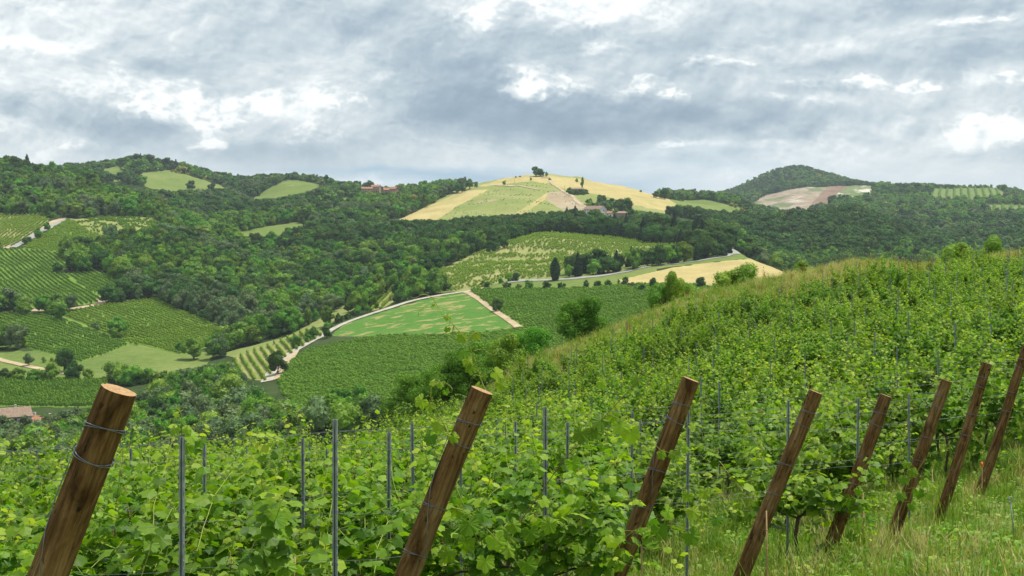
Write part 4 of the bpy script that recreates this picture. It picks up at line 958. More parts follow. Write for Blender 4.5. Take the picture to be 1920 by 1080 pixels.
def place_trees():
    budget = 300 - 0
    allow = max(0, 470 - len(TREES))
    size = WT[:, 3] / WT[:, 1] * F
    # visible ones in frame first
    vis = (WT[:, 4] > 0) & (WT[:, 4] < 1920) & (HOR - (WT[:, 2] + WT[:, 3] - CAMZ) / WT[:, 1] * F < 860)
    order = np.argsort(-size * vis)[:allow]
    WOODS = [('valley', lambda px, py, d: d < 620, 'grey-green willowy tree in the thick wood on the valley floor', 'wood on the valley floor'),
             ('gully', lambda px, py, d: (d < 1050), 'mixed green tree in the wooded gully between the left and central vineyards', 'wooded gully'),
             ('left', lambda px, py, d: (px < 420) & (d < 1500), 'tree in the dark wood covering the left hill', 'left hill wood'),
             ('middle', lambda px, py, d: (px < 1330) & (d < 1500), 'tree in the dark wood below the golden hill', 'wood below the golden hill'),
             ('right', lambda px, py, d: (d < 1700), 'tree in the dark wood on the rounded hill at right', 'right hill wood')]
    chosen = set(order.tolist())
    for k in order:
        x, y, z, h, px, py = WT[k]
        for (nm, fn, lab, grp) in WOODS:
            if fn(px, py, y): break
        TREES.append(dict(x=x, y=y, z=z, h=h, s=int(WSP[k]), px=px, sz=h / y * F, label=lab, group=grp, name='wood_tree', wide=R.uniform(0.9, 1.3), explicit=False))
    hero = {}
    for t in TREES:
        kd = SPEC[t['s']]; v = R.randrange(3)
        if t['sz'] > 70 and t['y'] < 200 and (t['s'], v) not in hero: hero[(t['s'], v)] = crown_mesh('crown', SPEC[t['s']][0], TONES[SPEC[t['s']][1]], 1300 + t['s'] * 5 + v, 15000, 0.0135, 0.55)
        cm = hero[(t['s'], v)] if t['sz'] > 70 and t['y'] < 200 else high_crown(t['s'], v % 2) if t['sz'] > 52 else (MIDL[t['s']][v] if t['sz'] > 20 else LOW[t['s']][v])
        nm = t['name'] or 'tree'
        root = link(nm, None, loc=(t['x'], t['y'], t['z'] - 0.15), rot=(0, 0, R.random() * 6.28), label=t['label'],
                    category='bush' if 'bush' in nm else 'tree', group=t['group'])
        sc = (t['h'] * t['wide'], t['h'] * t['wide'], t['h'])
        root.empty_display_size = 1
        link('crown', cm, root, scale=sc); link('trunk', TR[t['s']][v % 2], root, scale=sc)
    rest = np.array([k for k in range(len(WT)) if k not in chosen]); W = WT[rest]; sp = WSP[rest]
    src = [source('far_tree_shape', LOW[i][k]) for i in range(len(SPEC)) for k in range(3)]
    msrc = [source('near_tree_shape', MIDL[i][k]) for i in range(len(SPEC)) for k in range(3)]
    zones = [('valley_wood', W[:, 1] < 620, 'thick grey-green wood filling the valley floor behind the first posts', msrc),
             ('gully_wood', (W[:, 1] >= 620) & (W[:, 1] < 1050), 'mixed wood in the gully between the left and central vineyards', msrc),
             ('left_hill_wood', (W[:, 1] >= 1050) & (W[:, 1] < 1600) & (W[:, 4] < 420), 'dark wood covering the left hill', msrc),
             ('middle_wood', (W[:, 1] >= 1050) & (W[:, 1] < 1600) & (W[:, 4] >= 420) & (W[:, 4] < 1350), 'dark wood stretching below the golden hill', msrc),
             ('right_hill_wood', (W[:, 1] >= 1050) & (W[:, 1] < 1750) & (W[:, 4] >= 1350), 'dark wood on the rounded hill at right', src),
             ('ridge_wood', (W[:, 1] >= 1600) & (W[:, 1] < 2150) & (W[:, 4] < 1350), 'woods along the far left ridges', src)]
    used = np.zeros(len(W), bool)
    for z in zones: used |= z[1]
    zones.append(('mountain_wood', ~used, 'bluish wood covering the far mountain and ridges at right', src))
    for nm, msk, lab, sset in zones:
        q = W[msk]
        if len(q) == 0: continue
        hh = q[:, 3]; wd = hh * rng.uniform(0.85, 1.45, len(hh))
        P = q[:, :3].copy(); P[:, 2] -= 0.3
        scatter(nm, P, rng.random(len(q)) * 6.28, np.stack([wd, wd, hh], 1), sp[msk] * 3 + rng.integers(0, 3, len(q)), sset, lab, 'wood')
place_trees()

# ------------------------------------------------------------------ rows of the distant vineyards, each field one mass of hedges
def vine_field(poly, dr, row_px, spacing, height, label, mat=None, gap=0.06, seg=1.35, width=1.0, rough=0.35):
    """hedge rows over a field; the rows run parallel to the ground line between two photo points"""
    a = np.array([(row_px[0][0] - 960) / F, 1.0]) * hit(*row_px[0], *dr); b = np.array([(row_px[1][0] - 960) / F, 1.0]) * hit(*row_px[1], *dr)
    u = b - a; u /= np.linalg.norm(u); v = np.array([-u[1], u[0]])
    C = np.array([np.array([(p[0] - 960) / F, 1.0]) * hit(p[0], p[1], *dr) for p in poly])
    s0, s1 = (C @ u).min() - 20, (C @ u).max() + 20; t0, t1 = (C @ v).min() - 20, (C @ v).max() + 20
    ns = int((s1 - s0) / seg); nt = int((t1 - t0) / spacing)
    ss = s0 + np.arange(ns + 1) * seg; tv = t0 + np.arange(nt + 1) * spacing
    T, SS = np.meshgrid(tv, ss, indexing='ij')
    T = T + (rng.random(T.shape) - 0.5) * rough * 0.5; SS = SS + (rng.random(T.shape) - 0.5) * seg * 0.6
    X = SS * u[0] + T * v[0]; Y = SS * u[1] + T * v[1]; Yc = np.maximum(Y, 300.0); px = 960 + F * X / Yc
    z = samp(Z, px, Yc); py = HOR - (z - CAMZ) / Yc * F
    ins = inpoly(px, py, poly) & (Y > dr[0]) & (Y < dr[1]) & ((py - 25) < samp(HID, px, Yc * 0.99)) & (px > -560) & (px < 2400)
    vig = fbm(X / 9, Y / 9, 23, 4)
    ok = ins & (rng.random(T.shape) > gap) & (vig > 0.12 + gap * 0.9)
    P = np.stack([X[ok], Y[ok], z[ok]], 1); n = len(P)
    if n == 0: return
    hh = height * rng.uniform(0.75, 1.2, n) * (0.55 + 0.9 * vig[ok]); ww = width * rng.uniform(0.8, 1.25, n)
    k0 = 0 if (mat is None or mat is M_FARVINE) else 4
    scatter('vine_rows', P, math.atan2(u[1], u[0]) + rng.choice([0, math.pi], n) + rng.uniform(-.12, .12, n), np.stack([np.full(n, seg * 1.25), ww, hh], 1), k0 + rng.integers(0, 4, n), CLUMPS, label, 'vineyard rows')
M_FARVINE = leaf_mat('distant_vine_foliage', (0.100, 0.205, 0.020), (0.135, 0.26, 0.027), (0.185, 0.31, 0.038), 0.15, 0.7, 0.06, 0.006, 0.12)
M_FARVINE_Y = leaf_mat('distant_yellow_vine_foliage', (0.130, 0.230, 0.018), (0.175, 0.285, 0.026), (0.24, 0.34, 0.042), 0.15, 0.7, 0.06, 0.006, 0.12)
def clump_mesh(seed, mat):
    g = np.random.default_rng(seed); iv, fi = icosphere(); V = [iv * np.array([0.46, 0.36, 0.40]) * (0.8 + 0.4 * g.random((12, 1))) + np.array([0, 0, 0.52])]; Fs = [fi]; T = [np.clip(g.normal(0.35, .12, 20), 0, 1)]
    n = 44; d = g.normal(size=(n, 3)); d[:, 2] = np.abs(d[:, 2]) * 1.1 - 0.25; d /= np.linalg.norm(d, axis=1)[:, None]
    c = d * np.array([0.54, 0.48, 0.48]) * g.uniform(.8, 1.15, (n, 1)) + np.array([0, 0, 0.52]); q = g.normal(size=(n, 3)) * 0.15
    a = np.cross(d, g.normal(size=(n, 3))); a /= np.linalg.norm(a, axis=1)[:, None]; b = np.cross(d, a); sz = g.uniform(.10, .22, (n, 1))
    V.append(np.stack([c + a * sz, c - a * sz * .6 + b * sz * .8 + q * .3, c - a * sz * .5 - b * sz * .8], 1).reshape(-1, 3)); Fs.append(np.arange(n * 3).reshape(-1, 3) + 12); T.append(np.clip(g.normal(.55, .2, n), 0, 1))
    v = np.concatenate(V); v[:, 2] = np.maximum(v[:, 2], 0)
    return mesh_from('vine_clump', v, mats=[mat], faces_flat=np.concatenate(Fs), nv=3, tint=np.concatenate(T))
CLUMPS = [source('vine_clump', clump_mesh(60 + i, M_FARVINE if i < 4 else M_FARVINE_Y)) for i in range(8)]
for m_ in (M_FARVINE, M_FARVINE_Y):
    h_ = [n for n in m_.node_tree.nodes if n.type == 'HUE_SAT'][0]; oi_ = [n for n in m_.node_tree.nodes if n.type == 'OBJECT_INFO'][0]
FP = {i: f for i, f in enumerate(FIELDS)}
def vf(k, *a, **kw): vine_field(FIELDS[k][2], (FIELDS[k][3], FIELDS[k][4]), *a, **kw)
vf(0, ((20, 455), (90, 412)), 3.2, 1.7, 'light vineyard rows left of the upper left road', M_FARVINE_Y, gap=0.15)
vf(1, ((150, 415), (280, 425)), 4.2, 1.5, 'patchy vineyard rows with dry gaps beside the dark left wood', M_FARVINE, gap=0.35)
vf(2, ((60, 455), (160, 445)), 3.0, 1.5, 'green vineyard rows right of the upper left road', M_FARVINE_Y, gap=0.05)
vf(3, ((20, 500), (100, 560)), 2.9, 1.5, 'bright vineyard rows on the broad left slope above the dirt path', M_FARVINE, gap=0.03)
vf(4, ((130, 518), (200, 552)), 2.9, 1.5, 'small vineyard plot between the left wood and the dirt path', M_FARVINE, gap=0.03)
vf(5, ((130, 595), (330, 655)), 2.9, 1.5, 'light vineyard rows on the lower left slope beside the wood', M_FARVINE_Y, gap=0.05)
vf(6, ((30, 600), (200, 650)), 2.9, 1.5, 'bright vineyard rows at the lower left, above the grassy strip', M_FARVINE, gap=0.03)
vf(8, ((0, 725), (180, 735)), 2.8, 1.9, 'dark vineyard rows behind the first wooden post, below the hedge', M_FARVINE, gap=0.03)
vf(20, ((850, 520), (1100, 450)), 3.2, 1.6, 'speckled vineyard rows on the rounded central hill', M_FARVINE_Y, gap=0.30, rough=1.0)
vf(21, ((697, 578), (738, 535)), 5.0, 1.7, 'small striped vineyard plot beside the pale gravel road', M_FARVINE_Y, gap=0.03, width=1.5)
vf(23, ((540, 700), (900, 665)), 2.5, 1.4, 'dense dark green vineyard rows filling the centre of the valley', M_FARVINE, gap=0.02, width=1.3)
vf(24, ((900, 560), (1180, 548)), 2.6, 1.5, 'green vineyard rows right of the dirt track in the middle distance', M_FARVINE, gap=0.04, width=1.2)
vf(28, ((470, 668), (500, 712)), 3.2, 1.6, 'striped vineyard rows on the slope left of the gravel road', M_FARVINE_Y, gap=0.05, width=1.1)
vf(33, ((1790, 376), (1790, 352)), 12.0, 2.2, 'far vineyard rows on the right ridge', M_FARVINE, gap=0.05, width=4.0, seg=4)
vf(34, ((1880, 405), (1880, 386)), 12.0, 2.2, 'far vineyard rows at the right edge below the ridge', M_FARVINE, gap=0.05, width=4.0, seg=4)
vf(18, ((900, 405), (960, 360)), 4.0, 0.7, 'thin young vineyard rows on the golden hill', M_FARVINE_Y, gap=0.6, rough=2.0, width=0.8)

# ------------------------------------------------------------------ buildings
def plaster(name, c1, c2): return flat_mat(name, c1, c2, 0.6, 0.9, 0.15)
M_WHITEW = plaster('white_plaster', (0.62, 0.60, 0.55), (0.78, 0.76, 0.72)); M_OCHRE = plaster('ochre_plaster', (0.36, 0.24, 0.13), (0.46, 0.33, 0.19))
M_PINK = plaster('rose_brick_plaster', (0.30, 0.17, 0.11), (0.42, 0.25, 0.17)); M_GREYW = plaster('grey_plaster', (0.40, 0.42, 0.44), (0.55, 0.56, 0.57))
M_ROOF = flat_mat('terracotta_roof', (0.20, 0.10, 0.06), (0.36, 0.20, 0.13), 1.5, 0.9, 0.1); M_ROOFB = flat_mat('brown_roof', (0.17, 0.12, 0.09), (0.28, 0.21, 0.16), 1.5, 0.9, 0.1)
M_PANE = flat_mat('dark_window_glass', (0.02, 0.025, 0.03), (0.05, 0.06, 0.07), 1, 0.15, 0.5); M_DARKW = flat_mat('dark_timber', (0.03, 0.022, 0.016), (0.07, 0.05, 0.035), 2, 0.9, 0.1)
M_REDP = flat_mat('red_paint', (0.30, 0.04, 0.03), (0.42, 0.07, 0.05), 2, 0.6, 0.2)
def building(name, label, cat, px, py, dr, w, l, h, rh, wall, roof, rz=0.0, storeys=2, nwin=4, hip=False, d=None, chimney=True, group=None, sink=0.8):
    """w along local x (the front, facing the camera at rz = 0), l deep"""
    if d is None: x, y, z = at(px, py, *dr)
    else: y = d; x = (px - 960) / F * d; z = CAMZ + (HOR - py) / F * d
    root = link(name, None, loc=(x, y, z - 0.2), rot=(0, 0, rz), label=label, category=cat, group=group)
    b = MB(); W, D_ = w / 2, l / 2
    vs = [(-W, -D_, -sink), (W, -D_, -sink), (W, D_, -sink), (-W, D_, -sink), (-W, -D_, h), (W, -D_, h), (W, D_, h), (-W, D_, h)]
    fs = [(0, 1, 5, 4), (1, 2, 6, 5), (2, 3, 7, 6), (3, 0, 4, 7)]
    if not hip:
        vs += [(-W, 0, h + rh), (W, 0, h + rh)]; fs += [(4, 8, 7), (5, 6, 9)]
    b.add(vs, fs); link('wall', b.mesh('wall', [wall]), root)
    r = MB(); e = 0.5; k = rh / D_; ins = W * 0.45 if hip else -e; t = 0.18
    a = [(-W - e, -D_ - e, h - e * k + .05), (W + e, -D_ - e, h - e * k + .05), (W - ins, 0, h + rh + .05), (-W + ins, 0, h + rh + .05), (W + e, D_ + e, h - e * k + .05), (-W - e, D_ + e, h - e * k + .05)]
    up = [(p[0], p[1], p[2] + t) for p in a]
    r.add(a + up, [(6, 7, 8, 9), (9, 8, 10, 11), (0, 3, 2, 1), (3, 5, 4, 2), (0, 1, 7, 6), (4, 5, 11, 10), (1, 2, 8, 7), (2, 4, 10, 8), (5, 3, 9, 11), (3, 0, 6, 9)])
    if hip: r.add([a[1], a[4], a[2], a[0], a[5], a[3]], [(0, 1, 2), (4, 3, 5)])
    ro = link('roof', r.mesh('roof', [roof]), root)
    if chimney:
        c = MB(); c.box((W * 0.4, 0.3 * D_, h + rh * 0.75 + 0.6), (0.7, 0.7, 1.8)); link('chimney', c.mesh('chimney', [wall]), ro)
    sh = h / storeys
    wm = MB(); wm.box((0, 0, 0), (0.95, 0.10, 1.35)); wmesh = wm.mesh('window', [M_PANE])
    fm = MB(); fm.box((0, 0, -0.76), (1.25, 0.16, 0.12)); fm.box((0, 0, 0.74), (1.25, 0.16, 0.12)); fm.box((-0.56, 0, 0), (0.12, 0.14, 1.38)); fm.box((0.56, 0, 0), (0.12, 0.14, 1.38)); fmesh = fm.mesh('window_frame', [M_WHITEW])
    for s in range(storeys):
        for i in range(nwin):
            if s == 0 and i == nwin // 2: continue
            xx = -W + w * (i + 0.5) / nwin
            wo = link('window', wmesh, root, (xx, -D_ - 0.03, s * sh + sh * 0.56)); link('window_frame', fmesh, wo)
        for sx, rzz in ((W + 0.03, math.pi / 2), (-W - 0.03, -math.pi / 2)):
            wo = link('window', wmesh, root, (sx, 0, s * sh + sh * 0.56), (0, 0, rzz)); link('window_frame', fmesh, wo)
    dm = MB(); dm.box((0, 0, 0), (1.1, 0.12, 2.1)); link('door', dm.mesh('door', [M_DARKW]), root, (-W + w * (nwin // 2 + 0.5) / nwin, -D_ - 0.03, 1.05))
    return root
building('farmhouse', 'long farmhouse with brown roof and bright white gable among trees on the hill', 'house', 1116, 404, (1150, 1400), 19, 9.5, 6.0, 2.8, M_WHITEW, M_ROOFB, math.radians(-42), 2, 6, d=1290)
building('outbuilding', 'low pale annex between the white farmhouse and the square brown-roofed house', 'house', 1147, 406, (1150, 1400), 8, 7, 3.4, 1.6, M_WHITEW, M_ROOF, math.radians(-20), 1, 3, d=1280)
building('farmhouse', 'square stone house with a low brown hipped roof, right of the white farmhouse', 'house', 1166, 408, (1150, 1400), 10.5, 9, 4.2, 1.6, M_PINK, M_ROOFB, math.radians(8), 2, 3, hip=True, d=1275)
V1 = 'village houses on the skyline'
building('village_house', 'long low rose-coloured house, leftmost of the village on the skyline', 'house', 688, 361, None, 12, 9, 4.6, 1.8, M_OCHRE, M_ROOF, 0.15, 2, 4, d=1625)
building('village_house', 'tallest ochre house in the middle of the village on the skyline', 'house', 705, 361, None, 9.5, 9, 7.0, 1.8, M_OCHRE, M_ROOF, -0.1, 3, 4, d=1635)
building('village_house', 'red-roofed house second from the right in the skyline village', 'house', 728, 363, None, 12, 9, 4.2, 2.4, M_PINK, M_ROOF, 0.35, 2, 4, d=1620)
building('village_house', 'rightmost and lowest red-roofed house of the skyline village', 'house', 739, 363, None, 8, 8, 5.6, 2.2, M_PINK, M_ROOF, -0.5, 2, 3, d=1612)
building('hilltop_hut', 'tiny dark wooden hut on top of the golden hill', 'hut', 1023, 339, None, 9.5, 6, 2.2, 1.8, M_DARKW, M_ROOFB, 0.1, 1, 3, d=1672, chimney=False)
M_BARNW = plaster('brown_barn_wall', (0.16, 0.11, 0.08), (0.24, 0.17, 0.12))
building('barn', 'old brown-roofed barn half buried in dark trees on the golden hill', 'barn', 1083, 358, None, 13, 8, 2.2, 1.3, M_BARNW, M_ROOFB, 0.08, 1, 4, d=1545, chimney=False)
building('roadside_house', 'small blue-grey house with orange roof in the hedge below the left vineyards', 'house', 222, 711, None, 4.6, 5, 3.2, 1.2, M_GREYW, M_ROOF, 0.2, 1, 2, d=600, chimney=False)
building('garden_shed', 'tiny red shed at the edge of the lower left vineyard', 'shed', 42, 660, None, 1.8, 2, 1.9, 0.5, M_REDP, M_REDP, 0.1, 1, 1, d=690, chimney=False)
V2 = 'valley village roofs'
building('valley_house', 'grey-walled house with brown roof half hidden by trees at the left edge', 'house', 14, 808, None, 14, 10, 5.5, 2.4, M_GREYW, M_ROOFB, 0.5, 2, 4, d=480)
building('valley_house', 'terracotta-roofed house second from the left edge in the valley trees', 'house', 52, 813, None, 9, 9, 4.4, 2.0, M_GREYW, M_ROOF, -0.3, 2, 3, d=485)
building('valley_house', 'pale house with low red roof glimpsed among valley trees left of the first post', 'house', 84, 818, None, 7, 8, 5.0, 1.4, M_WHITEW, M_ROOF, 0.1, 2, 3, d=470)
building('valley_house', 'reddish house glimpsed through trees just right of the first wooden post', 'house', 262, 812, None, 8, 8, 5.6, 1.8, M_PINK, M_ROOF, 0.1, 2, 3, d=470)
# poles
def pole(px, py, d, h, label, cross=True, r=0.16):
    b = MB(); x = (px - 960) / F * d; z = float(H(x, d)); b.tube([(0, 0, -0.5), (0, 0, h)], [r, r * 0.6], 6)
    if cross: b.box((0, 0, h - 0.6), (1.6, 0.12, 0.12)); b.box((0, 0, h - 0.35), (0.1, 0.1, 0.3))
    return link('utility_pole', b.mesh('utility_pole', [M_BARK], False), loc=(x, d, z), label=label, category='pole')
pole(1059, 362, 1500, 9, 'thin utility pole on the golden hill left of the barn')
pole(965, 345, 1620, 6, 'thin pole on the left shoulder of the golden hill', False)
pole(273, 310, 1960, 22, 'thin antenna mast rising from the plantation on the far left hill', False, 0.3)
pole(1357, 455, 900, 9, 'utility pole in front of the dark trees left of the road bend')

# ------------------------------------------------------------------ vine leaves
def leaf_template(fine=False):
    """five-lobed vine leaf, stalk at the origin, tip along +y, about one unit long"""
    half = [(0, 1.0), (14, 0.86), (27, 0.72), (42, 0.84), (56, 0.90), (70, 0.78), (84, 0.66), (100, 0.74), (118, 0.78), (136, 0.68), (158, 0.50), (174, 0.12)]
    if not fine: half = [(0, 1.0), (27, 0.74), (54, 0.90), (84, 0.68), (116, 0.78), (156, 0.50)]
    a = [(x, r) for x, r in half] + [(-x, r) for x, r in half[1:]][::-1]
    pts = []
    cy = 0.33
    for k, (an, r) in enumerate(a):
        if fine and k % 2: r *= 1.0
        an = math.radians(an); pts.append((math.sin(an) * r * 0.62, cy + math.cos(an) * r * 0.62))
    if fine:                                  # saw-toothed rim
        q = []
        for k in range(len(pts)):
            p, n = pts[k], pts[(k + 1) % len(pts)]
            q.append(p); mx, my = (p[0] + n[0]) / 2, (p[1] + n[1]) / 2; q.append((mx * 0.93, cy + (my - cy) * 0.93))
        pts = q
    P = np.array([(0, cy)] + pts); n = len(pts)
    z = -0.30 * np.abs(P[:, 0]) ** 1.3 - 0.22 * (P[:, 1] - cy) ** 2 * np.sign(P[:, 1] - cy).clip(0, 1) + 0.05 * np.sin(P[:, 0] * 15) * np.cos(P[:, 1] * 9)
    V = np.stack([P[:, 0], P[:, 1], z], 1)
    Fc = np.array([(0, k, k + 1 if k < n else 1) for k in range(1, n + 1)])
    return V, Fc
LV, LF = leaf_template()
def leaves(P, T, N, size, tint, curl=None, tmpl=(LV, LF)):
    """P stalk points, T tip directions, N upper-side normals"""
    V0, F0 = tmpl; n = len(P)
    T = T / (np.linalg.norm(T, axis=1)[:, None] + 1e-9); X = np.cross(T, N); X /= np.linalg.norm(X, axis=1)[:, None] + 1e-9; N = np.cross(X, T)
    zf = np.ones(n) if curl is None else curl
    V = P[:, None] + size[:, None, None] * (V0[None, :, 0, None] * X[:, None] + V0[None, :, 1, None] * T[:, None] + (V0[None, :, 2] * zf[:, None])[:, :, None] * N[:, None])
    Fa = (F0[None] + (np.arange(n) * len(V0))[:, None, None]).reshape(-1, 3)
    return V.reshape(-1, 3), Fa, np.repeat(tint, len(F0))

def vine_meshes(seed, nshoot=15, wild=1.0):
    g = np.random.default_rng(seed); gr = random.Random(seed)
    tk = MB()
    tk.tube([(0, 0, -0.1), (0.02, 0.01, 0.2), (-0.02, 0.02, 0.45), (0.01, 0, 0.72), (0.12, 0, 0.82)], [0.026, 0.022, 0.020, 0.022, 0.014], 6)
    tk.tube([(0.0, 0, 0.74), (0.25, 0.01, 0.84), (0.6, 0, 0.84)], [0.014, 0.010, 0.007], 5); tk.tube([(0.0, 0, 0.72), (-0.25, -0.01, 0.83), (-0.6, 0, 0.82)], [0.014, 0.010, 0.007], 5)
    sh = MB(); LP, LT, LN, LS, LTI, LY = [], [], [], [], [], []
    for s in range(nshoot + 5):
        low = s >= nshoot
        x = gr.uniform(-0.55, 0.55); y = gr.uniform(-.04, .04); z = 0.82 if not low else gr.uniform(0.15, 0.6)
        p = np.array([x, y, z]); side = gr.choice((-1, 1)); d = np.array([gr.uniform(-.5, .5), side * gr.uniform(0.05, 0.55) * wild, 1.0 if not low else 0.3])
        n = gr.randint(14, 28) if not low else 11; st = 0.058; pts = [p.copy()]
        droop = gr.uniform(0.00, 0.11) * wild if gr.random() < 0.75 else 0.16 * wild
        if s < 3: droop = -0.02; n = gr.randint(22, 30)
        for k in range(n):
            d = d / np.linalg.norm(d); d = d + np.array([gr.uniform(-.13, .13), gr.uniform(-.13, .13) + side * 0.03, -droop * (k / n) * 2.2]);
            if p[2] > (2.15 if s >= 3 else 2.3): d[2] -= 0.25
            p = p + d / np.linalg.norm(d) * st; p[2] = max(p[2], 0.12); pts.append(p.copy())
            young = k / n
            for rep in range(2 if gr.random() < 0.55 else 1):
                ang = gr.uniform(0, 6.28); out = np.array([math.cos(ang) * 0.8, math.sin(ang), gr.uniform(-0.2, 0.4)])
                out[1] += 0.35 * np.sign(p[1] + side * 1e-3)
                out /= np.linalg.norm(out); pet = 0.045 + 0.05 * gr.random()
                q = p + out * pet
                LP.append(q); tip = out + np.array([0, 0, -0.55 - 0.5 * gr.random()]) + g.normal(size=3) * 0.25; LT.append(tip)
                LN.append(np.array([out[0] * 0.5, out[1] * 0.6, 1.0]) + g.normal(size=3) * 0.40)
                sz = (0.150 - 0.090 * max(0, young - 0.35) / 0.65) * gr.uniform(0.62, 1.12); LS.append(sz)
                LTI.append(np.clip(0.36 + 0.50 * max(0, young - 0.45) + g.normal() * 0.23, 0, 1)); LY.append(young > 0.88)
                if gr.random() < 0.35: sh.tube([p, q], 0.0016, 3, 0, cap=False)
        sh.tube(pts[::2] if len(pts) > 4 else pts, [0.0045 * (1 - 0.6 * i / (len(pts[::2]) or 1)) for i in range(len(pts[::2] if len(pts) > 4 else pts))], 4, 0 if gr.random() < 0.8 else 1, cap=False)
        if gr.random() < 0.6:      # curling tendril
            c = pts[-3]; a0 = gr.uniform(0, 6.28); tp = []
            for k in range(9):
                f = k / 8; r = 0.10 * f; tp.append((c[0] + math.cos(a0 + f * 3.5) * r, c[1] + math.sin(a0 + f * 3.5) * r, c[2] + 0.07 * f - 0.09 * f * f))
            sh.tube(tp, 0.0014, 3, 0, cap=False)
    LP, LT, LN = map(np.array, (LP, LT, LN)); LS = np.array(LS); LTI = np.array(LTI); LY = np.array(LY)
    V, Fa, ti = leaves(LP, LT, LN, LS, LTI, g.uniform(0.3, 1.7, len(LP)))
    mi = np.repeat(LY.astype(int), len(LF))
    fol = mesh_from('foliage', V, mats=[M_VINE, M_VINE_YOUNG], faces_flat=Fa, nv=3, midx=mi, tint=ti)
    LEAFDATA[seed] = (LP, LT, LN, LS, LTI, LY)
    return tk.mesh('trunk', [M_BARK], True), sh.mesh('shoots', [M_CANE, M_CANEB], True), fol
LEAFDATA = {}
def joined(name, meshes):
    """one mesh of several, used for the plants too far away to be parts"""
    V, Fs, M, T, mats = [], [], [], [], []; o = 0
    for me in meshes:
        v = np.empty(len(me.vertices) * 3, np.float32); me.vertices.foreach_get('co', v); v = v.reshape(-1, 3)
        me.calc_loop_triangles(); f = np.empty(len(me.loop_triangles) * 3, np.int32); me.loop_triangles.foreach_get('vertices', f)
        pi = np.empty(len(me.loop_triangles), np.int32); me.loop_triangles.foreach_get('polygon_index', pi)
        mi = np.empty(len(me.polygons), np.int32); me.polygons.foreach_get('material_index', mi)
        ti = np.empty(len(me.polygons), np.float32); me.attributes['tint'].data.foreach_get('value', ti)
        b = len(mats); mats += list(me.materials)
        V.append(v); Fs.append(f.reshape(-1, 3) + o); M.append(mi[pi] + b); T.append(ti[pi]); o += len(v)
    return mesh_from(name, np.concatenate(V), mats=mats, faces_flat=np.concatenate(Fs), nv=3, midx=np.concatenate(M), tint=np.concatenate(T))
VINES = [vine_meshes(40 + i, nshoot=13 + i % 4, wild=0.8 + 0.45 * (i % 3)) for i in range(9)]

# ------------------------------------------------------------------ end posts of the rows
POSTS = [  # top centre, lower point on its axis, distance, diameter
 ((218, 728), (96, 1068), 5.6, 0.150), ((905, 731), (765, 1078), 9.0, 0.150), ((1298, 711), (1158, 1070), 11.6, 0.148), ((1528, 733), (1398, 1065), 14.3, 0.150),
 ((1662, 741), (1549, 1045), 16.8, 0.152), ((1776, 713), (1663, 1032), 18.6, 0.150), ((1853, 681), (1770, 942), 21.0, 0.148), ((1927, 650), (1839, 915), 23.3, 0.150)]
POSTLAB = ['thickest wooden end post at the far left, wrapped with two wire ties', 'second wooden end post from the left, with the long vine shoot above it',
 'third wooden end post from the left, a notch in its top edge', 'fourth wooden end post from the left, a long crack down its side',
 'fifth wooden end post from the left, vine leaves around its middle', 'sixth wooden end post from the left, half wrapped in vine leaves below',
 'seventh and darker wooden end post, standing clear in the grass', 'last wooden end post, cut by the right edge of the picture']
ENDS = []
